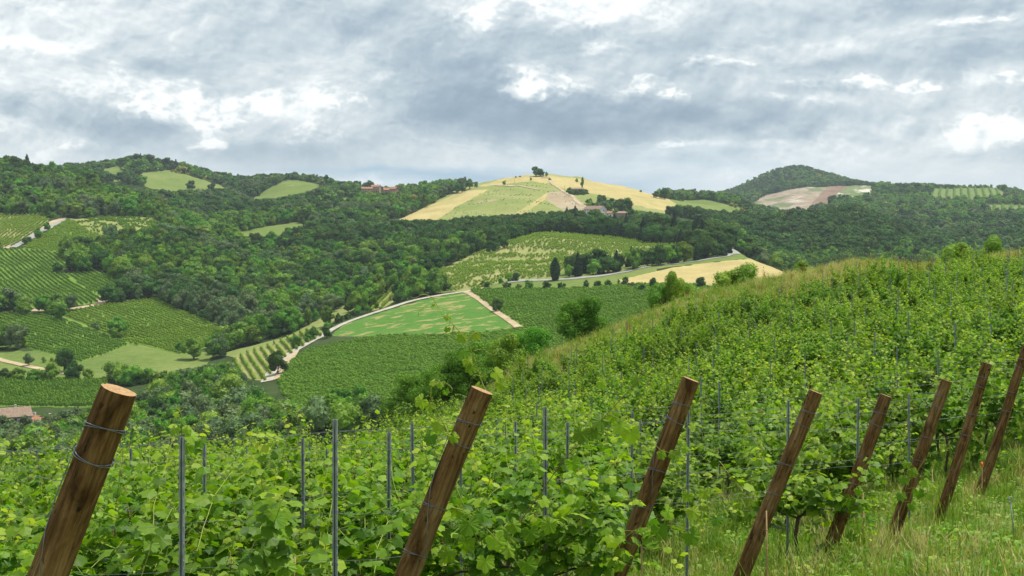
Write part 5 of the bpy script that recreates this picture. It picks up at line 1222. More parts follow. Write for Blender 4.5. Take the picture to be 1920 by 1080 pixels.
def end_post(k, top, low, d, dia, label):
    tx, tz = (top[0] - 960) / F * d, CAMZ + (HOR - top[1]) / F * d; lx, lz = (low[0] - 960) / F * d, CAMZ + (HOR - low[1]) / F * d
    ux, uz = tx - lx, tz - lz; L0 = math.hypot(ux, uz); ux /= L0; uz /= L0
    s = 0.0
    while True:
        bx, bz = tx - ux * s, tz - uz * s
        if bz < float(H(bx, d)) or s > 4: break
        s += 0.01
    Lh = s; ang = math.atan2(ux, uz); ENDS.append((bx, d, bz, ux, uz, Lh))
    root = link('wooden_end_post', None, loc=(bx, d, bz), rot=(0, ang, 0), label=label, category='post', group='wooden end posts of the vine rows')
    g = random.Random(50 + k); r = dia / 2; n = 40; m = 34; vs = []; ph = [g.uniform(0, 6.28) for _ in range(6)]
    cx = lambda z: 0.010 * math.sin(z * 1.9 + ph[0]); cyf = lambda z: 0.010 * math.sin(z * 2.3 + ph[1])
    knots = [(g.uniform(0, 6.28), g.uniform(0.3, Lh - 0.2), g.uniform(0.02, 0.035)) for _ in range(5)]
    crack = ph[4]
    for i in range(m + 1):
        z = -0.25 + (Lh + 0.25) * i / m; ta = 1.06 - 0.08 * max(0, z) / Lh
        if i == m: z -= 0.0
        for j in range(n):
            a = 2 * math.pi * j / n
            rr = r * ta * (1 + 0.016 * math.sin(3 * a + ph[2] + z) + 0.012 * math.sin(5 * a + z * 4 + ph[3]) + 0.008 * math.sin(9 * a - z * 7))
            for (ka, kz, kr) in knots:
                da = (a - ka + math.pi) % (2 * math.pi) - math.pi; rr += 0.011 * math.exp(-((da * r / kr) ** 2 + ((z - kz) / kr) ** 2))
            da = (a - crack - 0.15 * math.sin(z * 2) + math.pi) % (2 * math.pi) - math.pi
            rr -= 0.010 * math.exp(-(da / 0.05) ** 2) * (0.4 + 0.6 * (math.sin(z * 3 + ph[5]) > -0.3))
            if i == m: rr *= 0.965
            vs.append((cx(z) + rr * math.cos(a), cyf(z) + rr * math.sin(a), z - (0.004 if i == m - 0 else 0)))
    fs = [(i * n + j, i * n + (j + 1) % n, (i + 1) * n + (j + 1) % n, (i + 1) * n + j) for i in range(m) for j in range(n)]
    link('pole', mesh_from('pole', vs, fs, [M_WOOD], True), root)
    # sawn top, a little uneven
    ev = [(0, 0, 0.003)]; ef = []
    for q in range(1, 4):
        for j in range(n):
            p = vs[m * n + j]; f = q / 3
            ev.append(((p[0] - cx(Lh)) * f, (p[1] - cyf(Lh)) * f, 0.003 * (1 - f) + g.uniform(-.0006, .0006) * (q < 3)))
    for j in range(n): ef.append((0, 1 + j, 1 + (j + 1) % n))
    for q in range(2):
        for j in range(n): a = 1 + q * n + j; b = 1 + q * n + (j + 1) % n; ef.append((a, a + n, b + n, b))
    link('end_grain', mesh_from('end_grain', ev, ef, [M_END], False), root, (cx(Lh), cyf(Lh), Lh - 0.004))
    # wire ties
    def loops(h, turns, tilt, rad=0.0022):
        b = MB(); pts = []
        for q in range(int(turns * 22) + 1):
            a = q / 22 * 2 * math.pi; rr = r * 1.035 + 0.003 + 0.001 * math.sin(a * 5)
            pts.append((cx(h) + rr * math.cos(a), cyf(h) + rr * math.sin(a), h + tilt * math.cos(a + 1.0) + 0.010 * math.sin(a * 0.37 + q * 0.06)))
        b.tube(pts, rad, 5); link('wire_tie', b.mesh('wire_tie', [M_WIRE], True), root)
    HT = [Lh - 0.23, Lh - 0.36, Lh - 0.80, Lh - 1.12]
    if k == 0: HT = [Lh - 0.165, Lh - 0.285, Lh - 0.83, Lh - 1.2]
    for q, h in enumerate(HT):
        loops(h, 2.6 if q < 2 else 1.8, 0.016 if q != 1 else -0.012)
    if k < 3:                                   # loose tail of wire hanging down the near side
        b = MB(); h1 = HT[1]; zz = [0, 0.06, 0.18, 0.32, 0.46, 0.60]; aa = [2.95, 3.05, 3.3, 3.75, 4.35, 4.95]
        b.tube([(cx(h1) + (r * 1.06 + 0.006) * math.cos(a), (r * 1.06 + 0.006) * math.sin(a), h1 - z) for z, a in zip(zz, aa)] + [(r * 0.9, -r * 1.3, h1 - 0.75)], 0.0024, 5)
        b.tube([(-r * 1.05, 0, h1), (-r * 1.6, -0.01, h1 + 0.012), (-r * 2.0, 0.01, h1 - 0.012), (-r * 1.1, -0.01, h1 - 0.004)], 0.0022, 5)
        link('wire_tail', b.mesh('wire_tail', [M_WIRE], True), root)
    return root
for k, p in enumerate(POSTS): end_post(k, *p, POSTLAB[k])

# ------------------------------------------------------------------ rows: depths and right-hand ends
ROWY = [p[2] for p in POSTS]
while ROWY[-1] < 116: ROWY.append(ROWY[-1] + 2.55)
def row_end(k):
    if k < len(ENDS): return ENDS[k][0]
    return ENDS[7][0] + (ROWY[k] - 23.3) * 0.62
def steel_post_mesh():
    b = MB(); hgt = 2.25; z0 = -0.25; w = 0.029; dp = 0.020; t = 0.003
    b.box((0, dp / 2, z0 + hgt / 2), (w, t, hgt)); b.box((-w / 2 + t / 2, 0, z0 + hgt / 2), (t, dp - t, hgt)); b.box((w / 2 - t / 2, 0, z0 + hgt / 2), (t, dp - t, hgt))
    b.box((-w / 2 + 0.005, -dp / 2, z0 + hgt / 2), (0.010, t, hgt)); b.box((w / 2 - 0.005, -dp / 2, z0 + hgt / 2), (0.010, t, hgt))
    return b.mesh('steel_post', [M_STEEL])
SPM = steel_post_mesh()
hb = MB()
for i in range(13):
    for sx in (-1, 1): hb.box((sx * 0.0172, -0.006, 0.55 + i * 0.11), (0.006, 0.012, 0.018))
HOOKS = hb.mesh('wire_hook', [M_STEEL])
EXPL = {1: [628, 340], 2: [1023, 728], 3: [1287, 1061, 778, 570, 385], 4: [1476, 1180, 865, 247], 5: [1605, 968], 6: [1705, 1200]}
NPOST = 0
def steel_posts():
    global NPOST
    ang = {1: 'nearest steel post rows'}
    for k, y in enumerate(ROWY):
        if k == 0: xs = []
        elif k in EXPL: xs = [(p - 960) / F * y for p in EXPL[k]]
        else:
            xs = []; x = row_end(k) - 2.0 - (k * 1.7) % 3.0
            while x > -0.5 * y:
                xs.append(x + R.uniform(-.12, .12)); x -= 4.4 + R.uniform(-.25, .25)
        for x in xs:
            px = 960 + F * x / y
            if px > 2200 or px < -300 or y > vine_limit(px): continue
            z = float(H(x, y)); NPOST += 1
            sx = 'left' if px < 640 else ('middle' if px < 1280 else 'right')
            if k in (1, 2, 3):
                order = {628: 'tall steel post just right of the first gap, nearest the centre left', 340: 'nearest tall steel post, right of the thick left wooden post', 1023: 'steel post midway between the second and third wooden posts',
                         1287: 'steel post directly behind the top of the third wooden post', 570: 'short grey steel post left of the tall centre-left one', 385: 'thin steel post just right of the nearest tall one at left',
                         728: 'thin steel post between the centre-left one and the second wooden post', 778: 'thin steel post left of the second wooden post', 1061: 'thin steel post above the vines right of the second wooden post'}
                p0 = int(round(px)); lab = next((v for q, v in order.items() if abs(q - p0) < 3), None)
            else: lab = None
            grp = None
            if lab is None:
                row = ('nearer' if y < 30 else 'middle' if y < 55 else 'farther'); side = {'left': 'left', 'middle': 'middle', 'right': 'right'}[sx]
                lab = f'thin grey steel post among the vines, {row} rows, {side} part of the vineyard'; grp = f'steel posts of the {row} rows, {side} part'
            o = link('steel_post', SPM, loc=(x, y, z), rot=(R.uniform(-.02, .02), R.uniform(-.02, .02), R.uniform(-.3, .3)), scale=(1, 1, R.uniform(0.95, 1.04) * (1.10 if y > 28 else 1.0)), label=lab, category='steel post', group=grp or 'steel posts of the nearest rows')
            if y < 17: link('wire_hook', HOOKS, o)
steel_posts()

# wires of the nearer rows
NTH = ['first', 'second', 'third', 'fourth', 'fifth', 'sixth', 'seventh', 'eighth']
for k in range(8):
    bx, y, bz, ux, uz, Lh = ENDS[k]
    for q, dl in enumerate((0.23, 0.36, 0.80, 1.12)):
        s = Lh - dl; sx, sz = bx + ux * s, bz + uz * s; pts = []
        xe = -0.46 * y if k < 4 else bx - 5.0; n = 26; h0 = sz - float(H(sx, y))
        for i in range(n + 1):
            f = i / n; x = sx + (xe - sx) * f; gz = float(H(x, y)) if True else 0
            base = sz + (float(H(xe, y)) + h0 - sz) * f
            sag = -0.012 * math.sin(f * math.pi * 5) ** 2 + 0.004 * math.sin(f * 31 + q)
            pts.append((x, y - 0.02 + 0.004 * math.sin(f * 40 + k), base + sag))
        b = MB(); b.tube(pts, 0.0014, 4)
        link('trellis_wire', b.mesh('trellis_wire', [M_WIRE], True), label=f'{("top", "second", "third", "lowest")[q]} thin trellis wire running left from the {NTH[k]} wooden post', category='wire', group='trellis wires')

# ------------------------------------------------------------------ the vines themselves
FLV = leaf_template(True)
def one_leaf(name, tint, curl, mat):
    V, Fa, ti = leaves(np.zeros((1, 3)), np.array([[0., 1, 0]]), np.array([[0., 0, 1]]), np.array([1.0]), np.array([tint]), np.array([curl]), FLV)
    me = mesh_from(name, V, mats=[mat], faces_flat=Fa, nv=3, tint=ti); return me
FINE = [one_leaf('leaf', (q + .5) / 6, (0.7, 1.4, 1.0, 1.8, 0.6, 1.2)[q], M_VINE) for q in range(6)]; SPLIT = {}
def place_vines():
    L = []
    for k, y in enumerate(ROWY):
        x = row_end(k) - 0.35
        while x > -0.56 * y - 1:
            xx = x + R.uniform(-.1, .1); yy = y + R.uniform(-.10, .10); px = 960 + F * xx / yy
            x -= 0.98
            if px > 2300 or px < -480 or yy > vine_limit(px) + 1: continue
            vig = float(fbm(np.array([xx / 3.1]), np.array([yy / 3.1]), 88, 3)[0])
            if R.random() < (0.07 if y > 25 else 0.02) or (vig < (0.33 if y > 11 else 0.2)) or (2 < k < 16 and row_end(k) - xx < 5.0 and vig < 0.41): continue
            if k >= 3 and row_end(k) - xx < 1.0 and R.random() < 0.6: continue
            L.append((xx, yy, float(H(xx, yy)), px, k, vig))
    L.sort(key=lambda q: q[1] + (1000 if not -60 < q[3] < 1980 else 0))
    print('vines', len(L), 'steel posts', NPOST)
    for i, (x, y, z, px, k, vig) in enumerate(L[:300]):
        v = R.randrange(len(VINES)); tk, sh, fo = VINES[v]
        if k < 8: lab = f'leafy green grapevine in the row running left from the {NTH[k]} wooden post'; grp = f'vines of the {NTH[k]} row'
        else:
            w_ = ('first', 'second', 'third', 'fourth', 'fifth', 'sixth', 'seventh', 'eighth', 'ninth', 'tenth', 'eleventh', 'twelfth')[min(k - 8, 11)]
            lab = f'grapevine in the {w_} row beyond the last wooden post'; grp = f'vines of the {w_} row beyond the posts'
        root = link('grapevine', None, loc=(x, y, z), rot=(0, 0, R.choice((0, math.pi)) + R.uniform(-.12, .12)), scale=(1.05, R.uniform(0.85, 1.25), min(0.90 if k < 4 else 9, R.uniform(0.9, 1.1) * (0.62 + 0.72 * min(0.65, vig) if k > 1 else 0.86))), label=lab, category='grapevine', group=grp)
        link('trunk', tk, root); link('shoots', sh, root)
        if i < 14:                                # the closest plants: their largest leaves one by one
            LP, LT, LN, LS, LTI, LY = LEAFDATA[40 + v]
            if v not in SPLIT:
                o_ = np.argsort(-LS); big, sm = o_[:110], o_[110:]
                V, Fa, ti = leaves(LP[sm], LT[sm], LN[sm], LS[sm], LTI[sm], np.ones(len(sm)))
                SPLIT[v] = (big, mesh_from('foliage', V, mats=[M_VINE, M_VINE_YOUNG], faces_flat=Fa, nv=3, midx=np.repeat(LY[sm].astype(int), len(LF)), tint=ti))
            big, rem = SPLIT[v]; link('foliage', rem, root, kind='stuff')
            for b_ in big:
                T_ = Vector(LT[b_]).normalized(); X_ = T_.cross(Vector(LN[b_])).normalized(); N_ = X_.cross(T_)
                lo = link('leaf', FINE[int(np.clip(LTI[b_] * 6, 0, 5))], root)
                lo.matrix_local = Matrix.Translation(Vector(LP[b_])) @ Matrix((X_, T_, N_)).transposed().to_4x4() @ Matrix.Scale(float(LS[b_]), 4)
        else: link('foliage', fo, root, kind='stuff')
    rest = L[300:]
    src = [source('vine_shape', joined('vine_shape', v)) for v in VINES]
    P = np.array([q[:3] for q in rest]); n = len(P); vg = np.array([q[5] for q in rest])
    scatter('far_vine_rows', P, rng.choice([0, math.pi], n) + rng.uniform(-.2, .2, n), np.stack([np.full(n, 1.0), rng.uniform(.55, .95, n), rng.uniform(.85, 1.1, n) * (0.25 + 1.2 * vg)], 1), rng.integers(0, len(src), n), src,
            'dense leafy vine rows covering the upper part of the near hillside', 'vineyard rows')
place_vines()

# ------------------------------------------------------------------ grass
def tuft(seed, n, h, spread, mat, head=False, lean=0.5, wd=0.006):
    g = np.random.default_rng(seed); V, Fa, T = [], [], []; o = 0
    for i in range(n):
        a = g.random() * 6.283; r = spread * g.random() ** 0.5; p = np.array([r * math.cos(a), r * math.sin(a), -0.03])
        hh = h * g.uniform(0.5, 1.15); la = g.random() * 6.283; ln = np.array([math.cos(la), math.sin(la), 0]) * lean * g.uniform(.2, 1) * hh; sd = np.array([-math.sin(la), math.cos(la), 0]) * wd * g.uniform(.6, 1.4)
        p1 = p + ln * 0.25 + np.array([0, 0, hh * 0.6]); p2 = p + ln + np.array([0, 0, hh * g.uniform(.75, 1.0)])
        V += [p - sd, p + sd, p1 - sd * .8, p1 + sd * .8, p2]; Fa += [(o, o + 1, o + 3), (o, o + 3, o + 2), (o + 2, o + 3, o + 4)]; t = np.clip(g.normal(.5, .22), 0, 1); T += [t] * 3; o += 5
        if head and g.random() < 0.7:
            u = np.array([0, 0, 0.05]) ; s2 = sd * 2.6 / max(1e-6, 1)
            V += [p2 - s2 * .5, p2 + s2 * .5, p2 + u * 1.6 + ln * .1, p2 - u * .6]; Fa += [(o, o + 1, o + 2), (o + 1, o, o + 3)]; T += [min(1, t + .2)] * 2; o += 4
    return mesh_from('grass_tuft', V, mats=[mat], faces_flat=np.array(Fa), nv=3, tint=T)
def weed(seed):
    g = np.random.default_rng(seed); n = 26
    P = np.stack([g.normal(0, .10, n), g.normal(0, .10, n), g.uniform(0.02, .24, n)], 1); a = g.random(n) * 6.28
    T = np.stack([np.cos(a), np.sin(a), g.uniform(-.3, .6, n)], 1); N = np.stack([g.normal(0, .4, n), g.normal(0, .4, n), np.ones(n)], 1)
    V, Fa, ti = leaves(P, T, N, g.uniform(.03, .09, n), np.clip(g.normal(.55, .2, n), 0, 1)); return mesh_from('weed', V, mats=[M_BRIGHT], faces_flat=Fa, nv=3, tint=ti)
TG = [source('grass_shape', tuft(1, 26, .36, .16, M_GRASS)), source('grass_shape', tuft(2, 30, .26, .20, M_GRASS)), source('grass_shape', tuft(3, 22, .52, .14, M_GRASS, True)), source('weed_shape', weed(4)),
      source('grass_shape', tuft(5, 20, .48, .16, M_DRY, True)), source('grass_shape', tuft(6, 24, .34, .2, M_DRY)), source('dock_shape', tuft(7, 12, .85, .16, M_RUST, True, .15, .010)), source('grass_shape', tuft(8, 26, .30, .3, M_GRASS, False, .9, .004))]
def grass(name, label, d0, d1, dens, probs, cond=None, sc=(0.7, 1.3)):
    A = 0.5 * 1.0 * (d1 * d1 - d0 * d0); n = int(A * dens)
    y = np.sqrt(rng.random(n) * (d1 * d1 - d0 * d0) + d0 * d0); x = (rng.random(n) - 0.5) * 1.0 * y; px = 960 + F * x / y
    ok = (px > -400) & (px < 2300)
    if cond is not None: ok &= cond(px, y, x)
    x, y, px = x[ok], y[ok], px[ok]; z = H(x, y); n = len(x)
    v = rng.choice(len(probs), n, p=np.array(probs) / sum(probs)); clump = fbm(x / 1.3, y / 1.3, 71, 3)
    s = rng.uniform(*sc, n) * (0.55 + 0.9 * clump)
    s = s * np.where(v == 6, 1.1, 1.0)
    scatter(name, np.stack([x, y, z], 1), rng.random(n) * 6.28, s, v, TG, label, 'grass', tilt=rng.normal(0, .08, (n, 2)))
grass('grass', 'tall green grass and weeds on the near slope around the wooden posts', 7.5, 30, 26, [4, 6, 1.3, 3.2, .5, .7, .0, 4], sc=(0.5, 1.1))
grass('dry_grass', 'patches of dry straw among the green grass near the posts', 8, 32, 9, [.4, .4, .5, .3, 3, 4, .0, 1], lambda px, y, x: fbm(x / 2.2, y / 2.2, 55, 3) > .56, sc=(0.5, 1.0))
grass('grass', 'green grass between the vine rows farther up the slope', 30, 72, 5.0, [5, 4, 3, 2, 1.2, 1, .1, 1], lambda px, y, x: (y < vine_limit(px)), sc=(0.8, 1.5))
grass('dry_grass', 'olive green and straw grass along the lower crest of the near hill', 60, 128, 7, [5, 3, 3, .3, 2.2, 1.4, .05, 1.5], lambda px, y, x: (y > vine_limit(px) - 1) & (px < 1470), sc=(0.8, 1.4))
grass('dry_grass', 'dry straw-coloured grass along the upper crest of the near hill', 60, 128, 7, [1.6, .8, 2.2, .1, 5, 3, .12, .5], lambda px, y, x: (y > vine_limit(px) - 1) & (px >= 1470), sc=(0.9, 1.5))
grass('dry_grass', 'rusty brown dock stalks at the upper edge of the vineyard', 70, 112, 0.8, [0, 0, .2, 0, 1, 0, 3, 0], lambda px, y, x: (y > vine_limit(px) - 3) & (y < vine_limit(px) + 7) & (px > 1450) & (fbm(x / 5, y / 5, 15, 2) > .5), sc=(1.0, 1.5))

# ------------------------------------------------------------------ long shoots with leaves of their own
LEAFM = [one_leaf('leaf', .35, 1.0, M_VINE), one_leaf('leaf', .62, 1.7, M_VINE), one_leaf('leaf', .85, 0.6, M_VINE), one_leaf('leaf', .45, 1.6, M_VINE_YOUNG)]
def shoot(name, label, d, line, lv, tend=(), brown=False, rad=0.0042):
    def W(px, py, dd=0.0): return Vector(((px - 960) / F * (d + dd), d + dd, CAMZ + (HOR - py) / F * (d + dd)))
    g = random.Random(len(label) * 7 + int(d * 10)); P = [W(px, py, 0.03 * math.sin(i * 1.3)) for i, (px, py) in enumerate(line)]
    root = link(name, None, loc=P[0], label=label, category='vine shoot'); o = P[0]
    # smooth the stem
    Q = []
    for i in range(len(P) - 1):
        p0, p1, p2, p3 = P[max(i - 1, 0)], P[i], P[i + 1], P[min(i + 2, len(P) - 1)]
        for q in range(5):
            t = q / 5; Q.append(0.5 * ((2 * p1) + (p2 - p0) * t + (2 * p0 - 5 * p1 + 4 * p2 - p3) * t * t + (3 * p1 - p0 - 3 * p2 + p3) * t ** 3))
    Q.append(P[-1]); n = len(Q)
    b = MB(); b.tube([p - o for p in Q], [rad * (1 - 0.6 * i / n) for i in range(n)], 6); link('stem', b.mesh('stem', [M_CANEB if brown else M_CANE], True), root)
    for (px, py, s, v, an) in lv:
        c = W(px, py, g.uniform(-.07, .05)); near_ = min(Q, key=lambda p: (p - c).length)
        # leaf hangs facing the light, tip down and outwards; an turns the tip in the picture plane (degrees, 0 = down)
        a = math.radians(an); tip = Vector((math.sin(a), g.uniform(-.5, .1), -math.cos(a))).normalized()
        nrm = Vector((g.uniform(-.3, .3), -0.75, 0.8 + g.uniform(-.3, .3))); X = tip.cross(nrm).normalized(); N_ = X.cross(tip)
        M = Matrix((X, tip, N_)).transposed().to_4x4(); st = c - tip * s * 0.4
        lo = link('leaf', LEAFM[v], root, scale=s); lo.matrix_local = Matrix.Translation(st - o) @ M @ Matrix.Scale(s, 4)
        pb = MB(); mid = (near_ + st) / 2 + Vector((0, 0, 0.012)); pb.tube([near_ - o, mid - o, st - o], 0.0016, 4); link('leaf_stalk', pb.mesh('leaf_stalk', [M_CANE], True), root)
    for tl in tend:
        T_ = [W(px, py, 0.02 * math.sin(i * 2.0)) - o for i, (px, py) in enumerate(tl)]; S_ = []
        for i in range(len(T_) - 1):
            p0, p1, p2, p3 = T_[max(i - 1, 0)], T_[i], T_[i + 1], T_[min(i + 2, len(T_) - 1)]
            for q in range(4):
                t = q / 4; S_.append(0.5 * ((2 * p1) + (p2 - p0) * t + (2 * p0 - 5 * p1 + 4 * p2 - p3) * t * t + (3 * p1 - p0 - 3 * p2 + p3) * t ** 3))
        S_.append(T_[-1]); tb = MB(); tb.tube(S_, [0.0022 * (1 - 0.5 * i / len(S_)) for i in range(len(S_))], 5); link('tendril', tb.mesh('tendril', [M_CANE], True), root)
shoot('long_shoot', 'long arching vine shoot with tendrils rising above the second wooden post', 9.1,
      [(915, 742), (902, 712), (888, 668), (872, 636), (848, 606), (828, 586), (817, 568), (809, 557)],
      [(867, 632, .085, 3, 10), (892, 630, .075, 2, -5), (840, 594, .06, 3, 40), (838, 617, .05, 1, -20), (868, 662, .10, 0, -30), (878, 678, .08, 3, 20), (884, 690, .09, 1, 0), (932, 700, .095, 2, 60), (906, 705, .07, 0, 30), (940, 722, .09, 3, 20), (897, 725, .08, 2, -40), (812, 571, .035, 3, -50)],
      [[(809, 557), (800, 553), (790, 553), (778, 559), (768, 556)], [(828, 586), (812, 578), (797, 577), (786, 583), (784, 592)], [(797, 577), (782, 577), (772, 576)], [(888, 658), (905, 655), (918, 663), (928, 665), (934, 656)], [(888, 662), (886, 678), (900, 700), (910, 708)],
       [(851, 609), (852, 625), (858, 640)], [(850, 612), (847, 628), (840, 638)], [(905, 707), (893, 703), (886, 706), (884, 712)]])
shoot('yellow_shoot', 'young yellow-leaved vine shoot left of the second wooden post', 8.8, [(850, 835), (835, 800), (815, 765), (808, 742), (812, 722), (830, 716)],
      [(789, 752, .10, 3, -50), (806, 762, .07, 3, 10), (822, 795, .11, 3, 30), (826, 722, .05, 3, 20), (806, 822, .10, 0, -20), (812, 716, .06, 3, -60), (852, 820, .08, 1, 40), (836, 735, .05, 1, 20)], [[(830, 716), (842, 722), (848, 730), (846, 738)], [(812, 722), (824, 702), (826, 694)]])
shoot('upright_shoot', 'upright vine shoot with a small leafy tip above the nearest tall steel post', 9.0, [(345, 880), (343, 845), (341, 812), (341, 790), (338, 772), (330, 765)],
      [(331, 776, .05, 3, -80), (326, 806, .09, 3, -30), (352, 806, .07, 3, 40), (334, 766, .035, 1, 20), (360, 818, .10, 2, 60), (376, 828, .09, 0, 20), (350, 840, .09, 1, -20)], [[(338, 772), (345, 766), (340, 762)]])
shoot('leaning_cane', 'dark bare cane leaning right across the vines between the second and third wooden posts', 9.6, [(955, 1004), (975, 978), (1010, 930), (1050, 872), (1075, 843), (1120, 795), (1165, 748), (1200, 712)],
      [(1194, 712, .10, 1, -20), (1130, 720, .09, 3, 20), (1155, 760, .08, 2, 40), (1090, 815, .14, 0, -10), (1118, 810, .12, 0, 30), (1163, 800, .13, 2, 20), (1185, 815, .14, 2, 10), (1125, 790, .13, 0, -60), (1150, 782, .10, 1, 0), (1075, 870, .12, 1, 20), (1030, 985, .13, 1, -20), (995, 1000, .13, 0, 10), (1020, 940, .10, 2, 40)], (), True)
shoot('twining_shoot', 'vine shoot climbing beside the third wooden post with a few large leaves', 11.2, [(1205, 1078), (1222, 1035), (1245, 985), (1262, 930), (1278, 880), (1288, 840), (1284, 800), (1292, 770)],
      [(1242, 852, .09, 1, 20), (1263, 852, .10, 1, -20), (1286, 842, .08, 3, 30), (1298, 800, .08, 2, 40), (1236, 996, .16, 0, 0), (1298, 1006, .17, 0, 30), (1252, 960, .13, 2, 50), (1300, 960, .13, 3, 20), (1288, 930, .11, 1, -30), (1322, 925, .11, 3, 10), (1160, 1062, .10, 1, -30), (1345, 975, .12, 0, 20)], [[(1288, 840), (1302, 852), (1306, 870)], [(1245, 850), (1225, 832), (1210, 828)]])
shoot('low_shoot', 'large pale vine leaves spilling right of the foot of the second wooden post', 9.4, [(838, 950), (870, 958), (905, 985), (935, 1015), (965, 1048), (985, 1085)],
      [(838, 946, .09, 2, -60), (858, 958, .11, 1, 20), (880, 985, .15, 0, 10), (905, 965, .13, 0, 40), (930, 1015, .15, 2, 20), (872, 1020, .14, 1, -10), (955, 1030, .13, 3, 40), (990, 1060, .14, 0, 20), (840, 1040, .13, 1, -20), (910, 1055, .14, 2, 0), (848, 932, .07, 0, 40), (965, 985, .12, 1, 50)])
shoot('post_shoot', 'vine shoot with dark leaves wound round the sixth wooden post', 18.2, [(1640, 1060), (1670, 1000), (1690, 950), (1700, 910), (1722, 880), (1735, 860)],
      [(1695, 900, .16, 0, -20), (1712, 885, .15, 1, 20), (1735, 905, .15, 2, 30), (1722, 925, .16, 0, 0), (1742, 930, .15, 2, 20), (1700, 870, .13, 1, -40), (1752, 915, .13, 3, 50), (1690, 930, .15, 0, 10), (1740, 885, .13, 1, 60), (1710, 950, .14, 0, 10)])
shoot('foot_shoot', 'vine shoot with dark leaves hanging off the middle of the fifth wooden post', 16.4, [(1600, 1075), (1612, 1020), (1606, 970), (1600, 935), (1606, 915)],
      [(1592, 938, .17, 0, -20), (1612, 920, .14, 1, 30), (1600, 955, .15, 0, 0), (1625, 945, .14, 1, 30), (1610, 985, .16, 2, 10), (1630, 975, .15, 0, 40), (1598, 1005, .15, 0, -20), (1622, 1010, .15, 1, 30), (1608, 1040, .15, 0, 0)])
# cane stakes and ground anchors
def stake(px, py_top, py_bot, d, label, tag=False):
    x = (px - 960) / F * d; zt = CAMZ + (HOR - py_top) / F * d; zb = min(float(H(x, d)), CAMZ + (HOR - py_bot) / F * d) - 0.05
    root = link('cane_stake', None, loc=(x, d, zb), label=label, category='stake'); L_ = zt - zb; b = MB()
    b.tube([(0, 0, 0), (0.006, 0.004, L_ * 0.5), (0, 0, L_)], [0.009, 0.0085, 0.007], 7)
    for q in range(1, 5): b.tube([(0.004, 0.002, L_ * q / 5 - 0.006), (0.004, 0.002, L_ * q / 5 + 0.006)], 0.0108, 7)
    link('cane', b.mesh('cane', [M_CANESTK], True), root)
    if tag:
        t_ = MB(); t_.tube([(0, 0, L_ - 0.05), (0, 0, L_ + 0.012)], [0.022, 0.014], 8); link('orange_cap', t_.mesh('orange_cap', [M_ORANGE], True), root)
M_CANESTK = flat_mat('dry_cane', (0.30, 0.19, 0.09), (0.45, 0.31, 0.16), 12, 0.7, 0.2); M_ORANGE = flat_mat('orange_plastic', (0.80, 0.10, 0.01), (0.85, 0.14, 0.02), 4, 0.5, 0.4)
stake(1437, 958, 1085, 14.0, 'dry cane stake beside the foot of the fourth wooden post'); stake(1618, 925, 1075, 16.5, 'dry cane stake beside the foot of the fifth wooden post')
stake(1841, 868, 918, 22.6, 'short cane stake with a bright orange cap by the last wooden post', True); stake(1203, 1020, 1100, 11.2, 'pale cane stake right of the foot of the third wooden post')
stake(1748, 880, 955, 20.3, 'thin cane stake between the sixth and seventh wooden posts'); stake(553, 1045, 1100, 9.2, 'short pale stake at the bottom left of the second wooden post')
def anchor(px, py, d, label, lean):
    x = (px - 960) / F * d; z = float(H(x, d)); zt = CAMZ + (HOR - py) / F * d; b = MB(); L_ = max(0.12, zt - z); g = []
    b.tube([(-lean * 0.2, 0, -0.1), (lean, 0, L_)], 0.008, 6)
    for q in range(15):
        a = q / 14 * 5.6 - 1.4; g.append((lean + 0.03 * math.cos(a), 0, L_ + 0.03 + 0.03 * math.sin(a)))
    b.tube(g, 0.007, 6)
    link('ground_anchor', b.mesh('ground_anchor', [M_STEEL], True), loc=(x, d, z), label=label, category='anchor rod')
anchor(1832, 1052, 16.2, 'small steel eye of a ground anchor in the grass at the lower right', 0.0)
anchor(1903, 940, 18.6, 'leaning steel ground anchor with an eye at the right edge', -0.06)

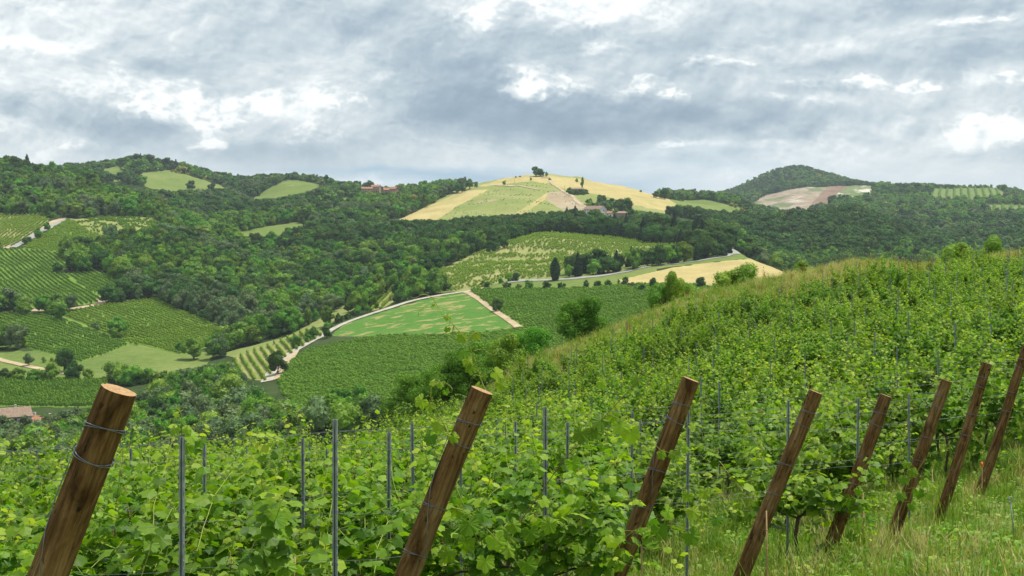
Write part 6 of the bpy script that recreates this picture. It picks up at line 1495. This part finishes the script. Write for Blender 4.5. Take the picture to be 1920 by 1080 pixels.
# members of small groups that differ only by place say their place
ORD = ['leftmost', 'second', 'third', 'fourth', 'fifth', 'sixth', 'seventh', 'eighth', 'ninth', 'tenth', 'eleventh', 'twelfth', 'thirteenth', 'fourteenth', 'fifteenth', 'sixteenth', 'seventeenth', 'eighteenth', 'nineteenth', 'twentieth']
def number_groups():
    byl = {}
    for o in S.objects:
        if o.parent is None and o.get('group') and o.get('label'): byl.setdefault((o['group'], o['label']), []).append(o)
    for (g_, l_), os_ in byl.items():
        q = [o for o in os_ if o.location.y > 0 and 0 < 960 + F * o.location.x / o.location.y < 1920]
        if 2 <= len(q) <= 20:
            q.sort(key=lambda o: o.location.x / o.location.y)
            w_ = l_.split(); w_ = w_[:11] if len(w_) > 11 and False else w_
            for i, o in enumerate(q):
                pre = 'leftmost' if i == 0 else ('rightmost' if i == len(q) - 1 else ORD[i] + ' from left')
                o['label'] = (pre + ', ' + l_) if len(l_.split()) + len(pre.split()) <= 16 else l_
number_groups()

# ------------------------------------------------------------------ the air: a thin even haze
def haze():
    zmin = float(Z.min()); zmax = float(Z.max()) + 45
    for o in S.objects:
        if o.type == 'MESH' and o.parent is None and not o.modifiers and len(o.data.vertices): zmin = min(zmin, min(c[2] for c in o.bound_box) + o.location.z); zmax = max(zmax, max(c[2] for c in o.bound_box) + o.location.z)
    b = MB(); X0, X1, Y0, Y1 = -9400.0, 9400.0, -9400.0, 9400.0; z0, z1 = zmin - 2.0, zmax + 8
    b.box(((X0 + X1) / 2, (Y0 + Y1) / 2, (z0 + z1) / 2), (X1 - X0, Y1 - Y0, z1 - z0))
    m, t = new_mat('thin_haze')
    v = t.node('ShaderNodeVolumePrincipled'); v.inputs['Color'].default_value = (0.74, 0.86, 1.0, 1); v.inputs['Density'].default_value = HAZE; v.inputs['Anisotropy'].default_value = 0.2
    o = t.node('ShaderNodeOutputMaterial'); t.l.new(v.outputs[0], o.inputs['Volume'])
    me = b.mesh('haze', [m]); link('haze', me, kind='stuff', label='thin bluish haze in the air over the valley', category='haze')
    print('haze box', z0, z1)
HAZE = 0.000062
haze()
